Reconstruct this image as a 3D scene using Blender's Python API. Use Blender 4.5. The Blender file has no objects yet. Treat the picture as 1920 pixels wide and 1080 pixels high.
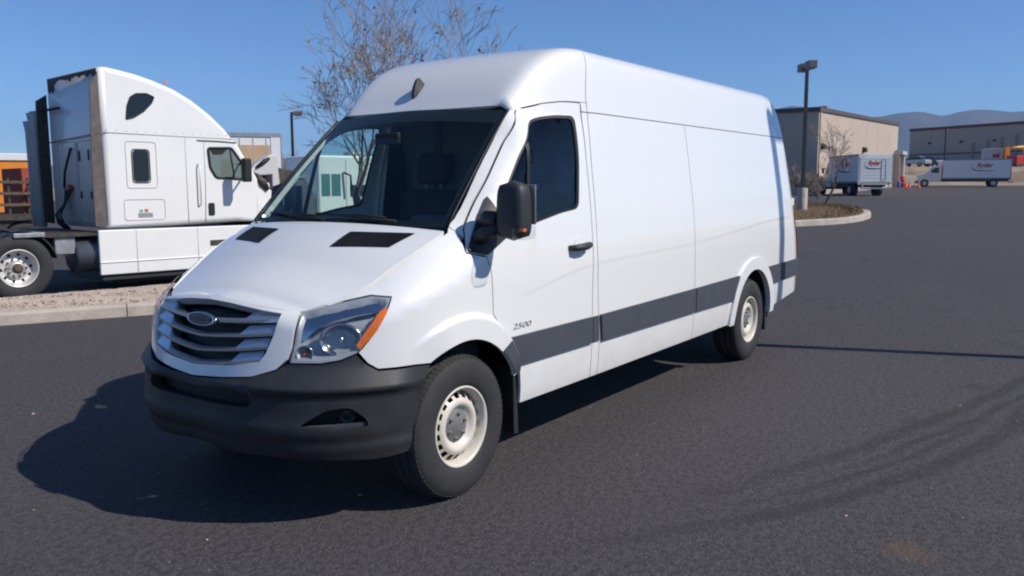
import bpy, bmesh, math, random
import numpy as np
from mathutils import Vector, Matrix
from mathutils.geometry import delaunay_2d_cdt

random.seed(7)
rng = np.random.default_rng(7)
S = bpy.context.scene
COL = S.collection

# ------------------------------------------------------------------ camera
CAM = np.array([-3.380, -3.686, 1.649]); YAW, PITCH, ROLL = math.radians(35.404), math.radians(-6.974), math.radians(-.22)
cam_data = bpy.data.cameras.new('camera'); cam = bpy.data.objects.new('camera', cam_data); COL.objects.link(cam)
_f = Vector((math.cos(PITCH)*math.cos(YAW), math.cos(PITCH)*math.sin(YAW), math.sin(PITCH)))
_r = Vector((math.sin(YAW), -math.cos(YAW), 0)); _u = _r.cross(_f)
_r2 = _r*math.cos(ROLL) + _u*math.sin(ROLL); _u2 = _u*math.cos(ROLL) - _r*math.sin(ROLL)
cam.matrix_world = Matrix(((_r2.x, _u2.x, -_f.x, CAM[0]), (_r2.y, _u2.y, -_f.y, CAM[1]), (_r2.z, _u2.z, -_f.z, CAM[2]), (0, 0, 0, 1)))
cam_data.sensor_width = 36.0; cam_data.lens = 36.0*1581/1920
cam_data.clip_start = .05; cam_data.clip_end = 20000
S.camera = cam

# ------------------------------------------------------------------ sky, sun, exposure
SUN_EL = math.radians(43.3)
SUN_DIR = Vector((.332*math.cos(SUN_EL), -.943*math.cos(SUN_EL), math.sin(SUN_EL)))   # towards the sun
world = bpy.data.worlds.new('World'); S.world = world; world.use_nodes = True
wn = world.node_tree.nodes; wl = world.node_tree.links; wn.clear()
w_out = wn.new('ShaderNodeOutputWorld'); w_bg = wn.new('ShaderNodeBackground'); w_sky = wn.new('ShaderNodeTexSky')
w_sky.sky_type = 'NISHITA'; w_sky.sun_disc = False; w_sky.sun_elevation = SUN_EL
w_sky.sun_rotation = math.atan2(SUN_DIR.x, SUN_DIR.y)
w_sky.altitude = 1800; w_sky.air_density = 1.0; w_sky.dust_density = 0.0; w_sky.ozone_density = 10.0
w_bg.inputs['Strength'].default_value = .124
wl.new(w_sky.outputs[0], w_bg.inputs['Color']); wl.new(w_bg.outputs[0], w_out.inputs['Surface'])
sun_data = bpy.data.lights.new('sun', 'SUN'); sun_data.energy = 4.65; sun_data.angle = math.radians(.53); sun_data.color = (1.0, .945, .865)
sun = bpy.data.objects.new('sun', sun_data); COL.objects.link(sun)
sun.rotation_euler = (-SUN_DIR).to_track_quat('-Z', 'Y').to_euler(); sun.location = (0, -30, 40)
S.view_settings.view_transform = 'Standard'; S.view_settings.look = 'None'
S.view_settings.exposure = 0.0; S.view_settings.gamma = 1.0; S.view_settings.use_curve_mapping = False
S.cycles.max_bounces = 10; S.cycles.transparent_max_bounces = 16; S.cycles.caustics_reflective = False; S.cycles.caustics_refractive = False
S.cycles.filter_width = 2.1
S.cycles.use_denoising = True

# ------------------------------------------------------------------ helpers
def site(D, L, z=0.):
    """site grid: D metres along the view bearing, L metres to its right"""
    return Vector((CAM[0]+math.cos(YAW)*D+math.sin(YAW)*L, CAM[1]+math.sin(YAW)*D-math.cos(YAW)*L, z))

def tag(o, label=None, cat=None, group=None, kind=None):
    if label: o['label'] = label
    if cat: o['category'] = cat
    if group: o['group'] = group
    if kind: o['kind'] = kind
    return o

def empty(name, loc=(0, 0, 0), rz=0., label=None, cat=None, group=None):
    o = bpy.data.objects.new(name, None); COL.objects.link(o); o.location = loc; o.rotation_euler = (0, 0, rz)
    o.empty_display_size = .2
    return tag(o, label, cat, group)

def link_mesh(name, me, material=None, parent=None):
    o = bpy.data.objects.new(name, me); COL.objects.link(o)
    if material is not None and not me.materials: me.materials.append(material)
    if parent is not None: o.parent = parent
    return o

class MB:
    """collects simple solids and links them as one mesh"""
    def __init__(s): s.v = []; s.f = []; s.sm = []
    def add(s, vs, fs, smooth=False):
        b = len(s.v); s.v += [tuple(map(float, v)) for v in vs]; s.f += [tuple(b+i for i in f) for f in fs]; s.sm += [smooth]*len(fs); return s
    def box(s, a, b, M=None):
        (x0, y0, z0), (x1, y1, z1) = a, b
        vs = [Vector(p) for p in ((x0, y0, z0), (x1, y0, z0), (x1, y1, z0), (x0, y1, z0), (x0, y0, z1), (x1, y0, z1), (x1, y1, z1), (x0, y1, z1))]
        if M is not None: vs = [M @ v for v in vs]
        return s.add(vs, [(0, 3, 2, 1), (4, 5, 6, 7), (0, 1, 5, 4), (1, 2, 6, 5), (2, 3, 7, 6), (3, 0, 4, 7)])
    def tube(s, pts, rad, n=8, cap=True, smooth=True):
        pts = [Vector(p) for p in pts]; rad = rad if hasattr(rad, '__len__') else [rad]*len(pts)
        vs = []; fs = []; up = Vector((0, 0, 1)); prev = None
        for i, p in enumerate(pts):
            t = (pts[min(i+1, len(pts)-1)]-pts[max(i-1, 0)]).normalized()
            if prev is None:
                x = t.cross(up) if abs(t.z) < .95 else t.cross(Vector((1, 0, 0)))
            else: x = prev-t*prev.dot(t)
            x.normalize(); prev = x; y = t.cross(x)
            for k in range(n):
                a = 2*math.pi*k/n; vs.append(p+(x*math.cos(a)+y*math.sin(a))*rad[i])
        for i in range(len(pts)-1):
            for k in range(n): fs.append((i*n+k, i*n+(k+1) % n, (i+1)*n+(k+1) % n, (i+1)*n+k))
        s.add(vs, fs, smooth)
        if cap:
            b = len(s.v)-len(vs); s.f.append(tuple(b+k for k in range(n))[::-1]); s.f.append(tuple(b+(len(pts)-1)*n+k for k in range(n))); s.sm += [False, False]
        return s
    def lathe(s, prof, n=48, center=(0, 0, 0), axis='y', smooth=True, closed=False):
        """prof: (radius, along-axis) pairs"""
        vs = []; fs = []; c = Vector(center)
        for r, a in prof:
            for k in range(n):
                t = 2*math.pi*k/n
                if axis == 'y': vs.append(c+Vector((r*math.cos(t), a, r*math.sin(t))))
                elif axis == 'z': vs.append(c+Vector((r*math.cos(t), r*math.sin(t), a)))
                else: vs.append(c+Vector((a, r*math.cos(t), r*math.sin(t))))
        m = len(prof)
        for i in range(m if closed else m-1):
            j = (i+1) % m
            for k in range(n): fs.append((i*n+k, j*n+k, j*n+(k+1) % n, i*n+(k+1) % n))
        return s.add(vs, fs, smooth)
    def prism(s, poly, a, b, plane='xz'):
        """poly in a plane, extruded along the third axis from a to b"""
        def P(p, h):
            if plane == 'xz': return (p[0], h, p[1])
            if plane == 'xy': return (p[0], p[1], h)
            return (h, p[0], p[1])
        n = len(poly); vs = [P(p, a) for p in poly]+[P(p, b) for p in poly]
        fs = [tuple(range(n)), tuple(range(2*n-1, n-1, -1))]+[(i, n+i, n+(i+1) % n, (i+1) % n) for i in range(n)]
        return s.add(vs, fs)
    def build(s, name, material=None, parent=None, bevel=0., seg=2, fix=True, angle=.6):
        me = bpy.data.meshes.new(name); me.from_pydata(s.v, [], s.f); me.update()
        me.polygons.foreach_set('use_smooth', s.sm)
        if fix:
            bm = bmesh.new(); bm.from_mesh(me); bmesh.ops.recalc_face_normals(bm, faces=bm.faces[:]); bm.to_mesh(me); bm.free()
        o = link_mesh(name, me, material, parent)
        if bevel:
            m = o.modifiers.new('bevel', 'BEVEL'); m.width = bevel; m.segments = seg; m.limit_method = 'ANGLE'; m.angle_limit = angle
            me.polygons.foreach_set('use_smooth', [True]*len(me.polygons))
            m.harden_normals = True
        return o

def box(name, a, b, m, parent=None, bevel=0., M=None, seg=2): return MB().box(a, b, M).build(name, m, parent, bevel, seg)

def text_mesh(txt, size, shear=0., extrude=0., bold=0.):
    cu = bpy.data.curves.new('lettering', 'FONT'); cu.body = txt; cu.size = size; cu.shear = shear; cu.extrude = extrude; cu.offset = bold; cu.resolution_u = 3
    o = bpy.data.objects.new('lettering', cu); COL.objects.link(o)
    me = bpy.data.meshes.new_from_object(o); bpy.data.objects.remove(o); me.materials.clear()
    return me

def text_obj(name, txt, size, M, m, parent=None, shear=0., extrude=.002, bold=0., width=None):
    me = text_mesh(txt, size, shear, extrude, bold)
    co = np.array([v.co[:] for v in me.vertices])
    co[:, 0] -= co[:, 0].min(); co[:, 1] -= co[:, 1].min()
    if width: co[:, 0] *= width/co[:, 0].max()
    for v, c in zip(me.vertices, co): v.co = M @ Vector(c)
    return link_mesh(name, me, m, parent)

# ------------------------------------------------------------------ materials
def new_mat(name):
    m = bpy.data.materials.new(name); m.use_nodes = True
    return m, m.node_tree.nodes, m.node_tree.links, m.node_tree.nodes['Principled BSDF']

def mat(name, col, rough=.5, metal=0., var=0., vscale=3., bump=0., bscale=60., coat=0., spec=.5, dirt=None, detail=4):
    m, n, l, p = new_mat(name)
    p.inputs['Base Color'].default_value = (*col, 1); p.inputs['Roughness'].default_value = rough; p.inputs['Metallic'].default_value = metal
    p.inputs['Specular IOR Level'].default_value = spec
    if coat: p.inputs['Coat Weight'].default_value = coat; p.inputs['Coat Roughness'].default_value = .06
    tc = n.new('ShaderNodeTexCoord')
    if var:
        nz = n.new('ShaderNodeTexNoise'); nz.inputs['Scale'].default_value = vscale; nz.inputs['Detail'].default_value = detail; nz.inputs['Roughness'].default_value = .65
        l.new(tc.outputs['Object'], nz.inputs['Vector'])
        mx = n.new('ShaderNodeMix'); mx.data_type = 'RGBA'
        mx.inputs[6].default_value = (*[c*(1-var) for c in col], 1); mx.inputs[7].default_value = (*[min(1, c*(1+var)) for c in (dirt or col)], 1)
        rp = n.new('ShaderNodeMapRange'); rp.inputs[1].default_value = .3; rp.inputs[2].default_value = .7
        l.new(nz.outputs[0], rp.inputs[0]); l.new(rp.outputs[0], mx.inputs[0]); l.new(mx.outputs[2], p.inputs['Base Color'])
        rr = n.new('ShaderNodeMapRange'); rr.inputs[3].default_value = max(.02, rough*.85); rr.inputs[4].default_value = min(1, rough*1.15)
        l.new(nz.outputs[0], rr.inputs[0]); l.new(rr.outputs[0], p.inputs['Roughness'])
    if bump:
        nb = n.new('ShaderNodeTexNoise'); nb.inputs['Scale'].default_value = bscale; nb.inputs['Detail'].default_value = 3
        l.new(tc.outputs['Object'], nb.inputs['Vector'])
        b = n.new('ShaderNodeBump'); b.inputs['Strength'].default_value = bump; b.inputs['Distance'].default_value = .02
        l.new(nb.outputs[0], b.inputs['Height']); l.new(b.outputs[0], p.inputs['Normal'])
    return m

def glass(name, tint, refl=1.0, rough=.02):
    """thin pane: tinted see-through with a Fresnel reflection"""
    m, n, l, p = new_mat(name); n.remove(p); out = n['Material Output']
    tr = n.new('ShaderNodeBsdfTransparent'); tr.inputs[0].default_value = (*tint, 1)
    gl = n.new('ShaderNodeBsdfGlossy'); gl.inputs['Roughness'].default_value = rough
    ge = n.new('ShaderNodeNewGeometry'); dt = n.new('ShaderNodeVectorMath'); dt.operation = 'DOT_PRODUCT'; l.new(ge.outputs['Normal'], dt.inputs[0]); l.new(ge.outputs['Incoming'], dt.inputs[1])
    def mth(op, a, b):
        q = n.new('ShaderNodeMath'); q.operation = op
        for i, s_ in enumerate((a, b)):
            if isinstance(s_, (int, float)): q.inputs[i].default_value = s_
            else: l.new(s_, q.inputs[i])
        return q.outputs[0]
    # Schlick term of a two-sided pane
    f5 = mth('POWER', mth('SUBTRACT', 1.0, mth('MINIMUM', mth('ABSOLUTE', dt.outputs['Value'], 0), 1.0)), 5.0)
    amt = mth('MULTIPLY', mth('ADD', mth('MULTIPLY', f5, .92), .07), refl)
    mx = n.new('ShaderNodeMixShader'); l.new(amt, mx.inputs[0]); l.new(tr.outputs[0], mx.inputs[1]); l.new(gl.outputs[0], mx.inputs[2])
    l.new(mx.outputs[0], out.inputs['Surface'])
    return m

M = {}
def van_paint():
    """white clear-coated paint with road dust low on the flanks and faint panel ripple"""
    m, n, l, p = new_mat('van_white'); tc = n.new('ShaderNodeTexCoord'); sp = n.new('ShaderNodeSeparateXYZ'); l.new(tc.outputs['Object'], sp.inputs[0])
    def nz(sc, det):
        q = n.new('ShaderNodeTexNoise'); q.inputs['Scale'].default_value = sc; q.inputs['Detail'].default_value = det; q.inputs['Roughness'].default_value = .7; l.new(tc.outputs['Object'], q.inputs['Vector']); return q.outputs[0]
    def mr(s_, a, b, c, d):
        q = n.new('ShaderNodeMapRange'); q.inputs[1].default_value = a; q.inputs[2].default_value = b; q.inputs[3].default_value = c; q.inputs[4].default_value = d; l.new(s_, q.inputs[0]); return q.outputs[0]
    def mu(a, b):
        q = n.new('ShaderNodeMath'); q.operation = 'MULTIPLY'; l.new(a, q.inputs[0]); l.new(b, q.inputs[1]); return q.outputs[0]
    dust = mu(mr(sp.outputs[2], .35, .90, .34, 0), mr(nz(5, 8), .35, .7, .1, 1)); film = mr(nz(1.1, 6), .4, .75, 0, .05)
    def mix(f, a, b):
        q = n.new('ShaderNodeMix'); q.data_type = 'RGBA'; l.new(f, q.inputs[0])
        for i, c in ((6, a), (7, b)):
            if isinstance(c, tuple): q.inputs[i].default_value = (*c, 1)
            else: l.new(c, q.inputs[i])
        return q.outputs[2]
    c = mix(film, (.825, .815, .790), (.70, .68, .64)); c = mix(dust, c, (.50, .45, .39)); l.new(c, p.inputs['Base Color'])
    p.inputs['Roughness'].default_value = .42; p.inputs['Coat Weight'].default_value = 1.0; l.new(mr(dust, 0, .6, .035, .35), p.inputs['Coat Roughness'])
    b = n.new('ShaderNodeBump'); b.inputs['Strength'].default_value = .05; b.inputs['Distance'].default_value = .02; l.new(nz(2.2, 2), b.inputs['Height']); l.new(b.outputs[0], p.inputs['Coat Normal'])
    return m
M['van_white'] = van_paint()
M['van_white_worn'] = mat('van_white_worn', (.78, .78, .77), .38, var=.04, vscale=2., coat=.3)
M['plastic'] = mat('plastic', (.026, .027, .030), .52, var=.16, vscale=9., bump=.12, bscale=400)
M['strip'] = mat('strip', (.062, .066, .078), .55, var=.10, vscale=7., bump=.1, bscale=400)
M['black'] = mat('black', (.008, .008, .009), .6)
M['black_gloss'] = mat('black_gloss', (.012, .012, .014), .18)
M['rubber'] = mat('rubber', (.030, .029, .030), .78, var=.22, vscale=14., bump=.15, bscale=160)
M['rim_white'] = mat('rim_white', (.72, .69, .62), .42, var=.07, vscale=16., dirt=(.6, .53, .43))
M['hub'] = mat('hub', (.16, .155, .15), .6, var=.25, vscale=30.)
M['chrome'] = mat('chrome', (.75, .76, .78), .12, metal=1.)
M['grille_bar'] = mat('grille_bar', (.62, .66, .72), .32, metal=.9)
M['reflector'] = mat('reflector', (.55, .57, .60), .16, metal=1.)
M['housing'] = mat('housing', (.42, .43, .45), .42, metal=.25)
M['amber'] = mat('amber', (.85, .17, .01), .25)
M['red_lens'] = mat('red_lens', (.55, .015, .012), .2)
M['lens'] = glass('lens', (.95, .96, .97), .7)
M['windscreen'] = glass('windscreen', (.80, .92, .88), .85)
M['side_glass'] = glass('side_glass', (.78, .91, .89), .9)
M['tint_glass'] = mat('tint_glass', (.012, .016, .02), .06)
M['dash'] = mat('dash', (.05, .052, .055), .6, bump=.1, bscale=300)
M['seat'] = mat('seat', (.032, .033, .040), .85, var=.2, vscale=40.)
M['trim_grey'] = mat('trim_grey', (.07, .07, .075), .8)
M['bulkhead'] = mat('bulkhead', (.13, .14, .14), .7)
M['partition'] = mat('partition', (.50, .52, .51), .6, var=.05)
M['truck_white'] = mat('truck_white', (.81, .80, .775), .35, var=.03, vscale=1.2, coat=.3)
M['truck_dirty'] = mat('truck_dirty', (.62, .62, .61), .5, var=.14, vscale=2.2, dirt=(.5, .48, .44))
M['steel_dark'] = mat('steel_dark', (.030, .029, .030), .6, var=.4, vscale=9., dirt=(.06, .045, .035))
M['rust'] = mat('rust', (.11, .075, .05), .8, var=.5, vscale=14., bump=.4, bscale=30)
M['alloy'] = mat('alloy', (.74, .72, .68), .5, metal=.6, var=.1, vscale=12.)
M['galv'] = mat('galv', (.34, .35, .37), .5, metal=.5, var=.2, vscale=10.)
M['concrete'] = mat('concrete', (.46, .395, .335), .9, var=.22, vscale=3.5, bump=.3, bscale=40, detail=8)
M['gravel'] = mat('gravel', (.50, .405, .335), .95, var=.28, vscale=22., bump=1., bscale=55, detail=8, dirt=(.50, .40, .32))
M['pebble'] = mat('pebble', (.50, .405, .335), .9, var=.3, vscale=6.)
M['bark'] = mat('bark', (.155, .118, .098), .9, var=.3, vscale=9., bump=.5, bscale=40)
M['twig'] = mat('twig', (.33, .265, .225), .9, var=.25, vscale=2.)
M['wall_tan'] = mat('wall_tan', (.50, .405, .325), .9, var=.05, vscale=.6, bump=.15, bscale=8)
M['wall_grey'] = mat('wall_grey', (.40, .345, .30), .9, var=.06, vscale=.4)
M['wall_trim'] = mat('wall_trim', (.13, .045, .05), .8)
M['roof_edge'] = mat('roof_edge', (.10, .075, .07), .7)
M['lamp_metal'] = mat('lamp_metal', (.035, .032, .030), .5, var=.2)
M['lamp_head'] = mat('lamp_head', (.17, .155, .14), .5)
M['orange'] = mat('orange', (.80, .26, .03), .45, var=.05)
M['red_paint'] = mat('red_paint', (.45, .03, .03), .5, var=.15)
M['blue_paint'] = mat('blue_paint', (.05, .12, .42), .5)
M['yellow'] = mat('yellow', (.72, .42, .04), .5)
M['logo_red'] = mat('logo_red', (.55, .02, .02), .4)
M['logo_dark'] = mat('logo_dark', (.03, .03, .045), .4)
M['tan_panel'] = mat('tan_panel', (.55, .36, .22), .7, var=.12, vscale=.9)
M['bank'] = mat('bank', (.30, .215, .15), 1., var=.2, vscale=.8)
M['car_dark'] = mat('car_dark', (.04, .05, .08), .3, coat=.4)
M['car_silver'] = mat('car_silver', (.45, .46, .48), .3, metal=.4, coat=.4)
def pchip(xk, yk):
    xk=np.asarray(xk,float); yk=np.asarray(yk,float); h=np.diff(xk); d=np.diff(yk)/h
    m=np.zeros(len(xk)); m[0]=d[0]; m[-1]=d[-1]
    for i in range(1,len(xk)-1):
        if d[i-1]*d[i]>0:
            w1=2*h[i]+h[i-1]; w2=h[i]+2*h[i-1]; m[i]=(w1+w2)/(w1/d[i-1]+w2/d[i])
    def f(x):
        x=np.clip(np.asarray(x,float),xk[0],xk[-1]); i=np.clip(np.searchsorted(xk,x,side='right')-1,0,len(h)-1)
        t=(x-xk[i])/h[i]; t2=t*t; t3=t2*t
        return (2*t3-3*t2+1)*yk[i]+(t3-2*t2+t)*h[i]*m[i]+(-2*t3+3*t2)*yk[i+1]+(t3-t2)*h[i]*m[i+1]
    return f
# ---- section -----
_sec=[(.20,.93),(.35,.955),(.45,.972),(.64,.983),(.85,.985),(1.1,.984),(1.25,.976),(1.5,.951),(1.8,.910),(2.1,.866),(2.25,.840),
      (2.40,.810),(2.485,.783),(2.524,.755),(2.544,.712),(2.553,.65),(2.560,.48),(2.564,.2),(2.565,0)]
_v=[p[0] for p in _sec[:11]]
for i in range(11,len(_sec)): _v.append(_v[-1]+np.hypot(_sec[i][0]-_sec[i-1][0],_sec[i][1]-_sec[i-1][1]))
VTOP=_v[-1]
secw=pchip(_v,[p[1] for p in _sec]); secz=pchip(_v,[p[0] for p in _sec])
# ---- plan outline -----
_a,_b,_n=.95,.985,2.4
_t=np.linspace(0,np.pi/2,400)
_px=-_a*np.sin(_t)**(2/_n); _py=_b*np.cos(_t)**(2/_n)
_arc=np.concatenate([[0],np.cumsum(np.hypot(np.diff(_px),np.diff(_py)))])
U0=_arc[-1]; XR=5.70; RR=.10
def base(u):
    u=np.asarray(u,float)
    x=np.where(u<0,np.interp(-u,_arc,_px),u); y=np.where(u<0,np.interp(-u,_arc,_py),_b)
    a=np.clip((u-(XR-RR))/RR,0,np.pi/2)
    x=np.where(u>XR-RR,XR-RR+RR*np.sin(a),x); y=np.where(u>XR-RR,_b-RR+RR*np.cos(a),y)
    e=np.maximum(u-(XR-RR)-RR*np.pi/2,0); y=y-e
    return x,y
_nt=np.interp
def nrm(u):
    e=.01; x1,y1=base(u+e); x0,y0=base(u-e); dx,dy=x1-x0,y1-y0; l=np.hypot(dx,dy)+1e-9
    return -dy/l*-1*-1, dx/l   # outward (nx,ny) : tangent (dx,dy) rotated
rake=pchip([.15,.25,.35,.5,.62,.78,.95,1.1,1.25],[-.16,-.10,-.05,0,0,-.03,-.075,-.13,-.22])
rear=pchip([.2,.85,1.3,2.,2.4,2.7],[0,0,.09,.2,.30,.40])
zt_=pchip([-U0,-1.2,-.93,-.83,-.684,-.508,-.388,-.148,.09,.43,.60,.755,.775,.9,8],[1.105,1.075,1.054,1.080,1.115,1.176,1.230,1.328,1.43,1.765,1.932,2.085,2.09,2.09,2.09])
D_=pchip([-U0,-1.2,-.9,-.65,-.3,.09,.76,1.0,1.3,1.6,8],[.03,.03,.06,.12,.18,.157,.147,.085,.03,0,0])
R_=pchip([-U0,-1.2,-.9,-.65,-.3,.09,.76,1.2,8],[.06,.06,.1,.16,.2,.22,.25,.35,.35])
swage1=pchip([-2,.3,1.32,2.9,5.3,8],[1.0,1.0,1.125,1.168,1.295,1.3])
swage2=pchip([-2,1.3,2.9,5.3,8],[1.33,1.35,1.37,1.45,1.46])
def sm(t): t=np.clip(t,0,1); return t*t*(3-2*t)
def hroof(x): t=np.clip((x-.76)/.87,0,1); return 1-(1-t)**2.5
def shell(u,v,off=0.):
    """near side: y negative. returns (...,3)"""
    u=np.asarray(u,float); v=np.asarray(v,float)
    bx,by=base(u); nx,ny=nrm(u)
    w=secw(v); z=secz(v); c=np.where(nx<0,nx*nx,0); cr=np.where(nx>0,nx*nx,0)
    zt=zt_(u); R=R_(u); D=D_(u)
    ins=D*np.clip((v-(zt-R))/R,0,np.where(u>.76,1,1.4))**2
    f=w/np.maximum(secw(zt),.1)
    sw=sm((u-.3)/.5)*(1-sm((u-5.3)/.3))
    side=(w-_b)-ins*f-sw*(-.0016*sm((v-swage1(u))/.022)*(1-sm((v-1.9)/.25))-.002*sm((v-swage2(u))/.08)*(1-sm((v-1.9)/.25)))-sm((u-1.3)/.3)*.003*sm((v-2.415)/.03)*(1-sm((v-2.5)/.2))
    frn=rake(v)-ins
    d=side*(1-c)+frn*c
    d=np.where(cr>0,side*(1-cr),d)
    x=bx+nx*d; y=by+ny*d
    y=np.where((u>-.01)&(cr==0),_b+side,y)
    x=np.where(cr>0,bx,x); y=np.where(cr>0,by*(_b+side)/_b,y)
    h=hroof(x); up=np.maximum(z-2.09,0)
    z=np.where(z>2.09,2.09+up*h+.03*(1-h)*sm(up/.5),z)
    s=sm((x-4.3)/1.45); x=x-rear(z)*s*np.where(u<.8,0,1)
    z=z-np.where(z>2.2,.35*np.maximum(x-5.0,0)**2*(z-2.2)/.47,0)
    P=np.stack([x,-y,z],-1)
    return P
def shelln(u,v,e=.004):
    a=shell(u+e,v)-shell(u-e,v); b=shell(u,v+e)-shell(u,np.minimum(v+e,VTOP)-2*e)
    n=np.cross(a,b); return n/(np.linalg.norm(n,axis=-1,keepdims=True)+1e-12)
def shell_off(u,v,off):
    return shell(u,v)+shelln(u,v)*np.asarray(off)[...,None]

# ------------------------------------------------------------------ panels cut out of the shell
def inside(poly, pts):
    x, y = pts[:, 0], pts[:, 1]; r = np.zeros(len(pts), bool); n = len(poly)
    for i in range(n):
        (x0, y0), (x1, y1) = poly[i], poly[(i+1) % n]
        c = ((y0 > y) != (y1 > y)); r ^= c & (x < (x1-x0)*(y-y0)/((y1-y0) if y1 != y0 else 1e-12)+x0)
    return r
def seg_dist(poly, pts):
    d = np.full(len(pts), 9.); n = len(poly)
    for i in range(n):
        a = np.array(poly[i]); b = np.array(poly[(i+1) % n]); e = b-a; t = np.clip(((pts-a)@e)/max(e@e, 1e-12), 0, 1)
        d = np.minimum(d, np.linalg.norm(pts-(a+t[:, None]*e), axis=1))
    return d
def resample(poly, sp):
    out = []
    for i in range(len(poly)):
        a = np.array(poly[i], float); b = np.array(poly[(i+1) % len(poly)], float); k = max(1, int(np.ceil(np.linalg.norm(b-a)/sp)))
        out += [tuple(a+(b-a)*j/k) for j in range(k)]
    return out
def arc(cx, cy, r, a0, a1, n=16): return [(cx+r*math.cos(math.radians(a0+(a1-a0)*i/n)), cy+r*math.sin(math.radians(a0+(a1-a0)*i/n))) for i in range(n+1)]
def rounded(poly, r, n=4):
    out = []; m = len(poly)
    for i in range(m):
        p = np.array(poly[i], float); a = np.array(poly[i-1], float); b = np.array(poly[(i+1) % m], float)
        rr = min(r, .45*np.linalg.norm(a-p), .45*np.linalg.norm(b-p)); s = p+(a-p)/np.linalg.norm(a-p)*rr; e = p+(b-p)/np.linalg.norm(b-p)*rr
        for k in range(n+1):
            t = k/n; out.append(tuple((1-t)**2*s+2*t*(1-t)*p+t*t*e))
    return out
def side_map(u, v): return shell(u, v)
def fd_normal(mapf, P2, e=.003):
    u, v = P2[:, 0], P2[:, 1]
    a = mapf(u+e, v)-mapf(u-e, v); b = mapf(u, v+e)-mapf(u, v-e)
    n = np.cross(a, b); L = np.linalg.norm(n, axis=1, keepdims=True); return n/np.maximum(L, 1e-9)
def panel(name, polys, material, parent, off=0., depth=.018, sp=.06, mapf=side_map, extra=None, flip=False, avoid=lambda g: np.abs(g[:, 1]-swage1(g[:, 0])-.01) > .03):
    """polys: (outer, holes, side) with side +1 (driver) or -1 (passenger); cut from a surface map, with folded-in edges"""
    V = []; F = []; N = []
    for outer, holes, sd in polys:
        loops = [resample(outer, sp*.7)]+[resample(h, sp*.5) for h in holes]
        bpts = [p for lo in loops for p in lo]; edges = []; b = 0
        for lo in loops: edges += [(b+i, b+(i+1) % len(lo)) for i in range(len(lo))]; b += len(lo)
        o = np.array(outer); g = np.stack(np.meshgrid(np.arange(o[:, 0].min(), o[:, 0].max(), sp), np.arange(o[:, 1].min(), o[:, 1].max(), sp), indexing='ij'), -1).reshape(-1, 2)+sp*.31
        if extra is not None: g = np.concatenate([g[avoid(g)], np.array(extra)])
        ok = inside(loops[0], g); dist = seg_dist(loops[0], g)
        for h in loops[1:]: ok &= ~inside(h, g); dist = np.minimum(dist, seg_dist(h, g))
        g = g[ok & (dist > (sp*.4 if extra is None else .006))]
        allp = [Vector(p) for p in bpts]+[Vector(p) for p in g]
        vv, ee, ff, ov, oe, of = delaunay_2d_cdt(allp, edges, [], 0, 1e-6)
        P2 = np.array([[p.x, p.y] for p in vv]); tri = np.array([t for t in ff])
        c = P2[tri].mean(1); keep = inside(loops[0], c)
        for h in loops[1:]: keep &= ~inside(h, c)
        tri = tri[keep]
        o_ = off(P2[:, 0], P2[:, 1]) if callable(off) else np.full(len(P2), off)
        mp = mapf
        if callable(off) or off:
            def mp(u, v, mapf=mapf):
                q = np.stack([u, v], 1); oo = off(u, v) if callable(off) else off
                return mapf(u, v)+fd_normal(mapf, q)*(np.asarray(oo).reshape(-1, 1) if callable(off) else oo)
        P3 = mp(P2[:, 0], P2[:, 1]); n3 = fd_normal(mp, P2)
        # orient triangles along the surface normal
        a = np.cross(P3[tri[:, 1]]-P3[tri[:, 0]], P3[tri[:, 2]]-P3[tri[:, 0]]); fl = (a*n3[tri].mean(1)).sum(1) < 0
        tri[fl] = tri[fl][:, ::-1]
        if flip: n3 = -n3; tri = tri[:, ::-1]
        base_i = len(V); ms = np.array([1, sd, 1])
        V += list(P3*ms); N += list(n3*ms); F += [tuple(base_i+(t if sd > 0 else t[::-1])) for t in tri]
        if depth:
            # boundary edges of the kept triangles
            cnt = {}
            for t in tri:
                for i in range(3): k = (int(t[i]), int(t[(i+1) % 3])); cnt[k] = 1
            for (i, j) in [k for k in cnt if (k[1], k[0]) not in cnt]:
                q = [P3[i], P3[j], P3[j]-n3[j]*depth, P3[i]-n3[i]*depth]; b2 = len(V)
                V += [x*ms for x in q]; N += [np.zeros(3)]*4
                F.append(tuple(b2+k for k in ((0, 3, 2, 1) if sd > 0 else (0, 1, 2, 3))))
    me = bpy.data.meshes.new(name); me.from_pydata([tuple(map(float, v)) for v in V], [], [tuple(int(i) for i in f) for f in F]); me.update()
    me.polygons.foreach_set('use_smooth', [True]*len(me.polygons))
    me.normals_split_custom_set_from_vertices([tuple(map(float, n)) for n in N])
    return link_mesh(name, me, material, parent)
def both(o, h=()): return [(o, list(h), 1), (o, list(h), -1)]

# ------------------------------------------------------------------ the delivery van
van = empty('cargo_van', (0, 0, 0), 0, 'large white high-roof cargo van with dark bumper and side strips in foreground', 'van')
WB = 4.325
UE = XR-RR+RR*math.pi/2+(.985-RR)
eps = .006
VT = VTOP-.0005
MID = -U0+.0005
# swage guide points for the side panels
guide = []
for u in np.arange(.3, 5.6, .05):
    for d in (-.006, .004, .011, .018, .028): guide.append((u, float(swage1(u))+d))

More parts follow.
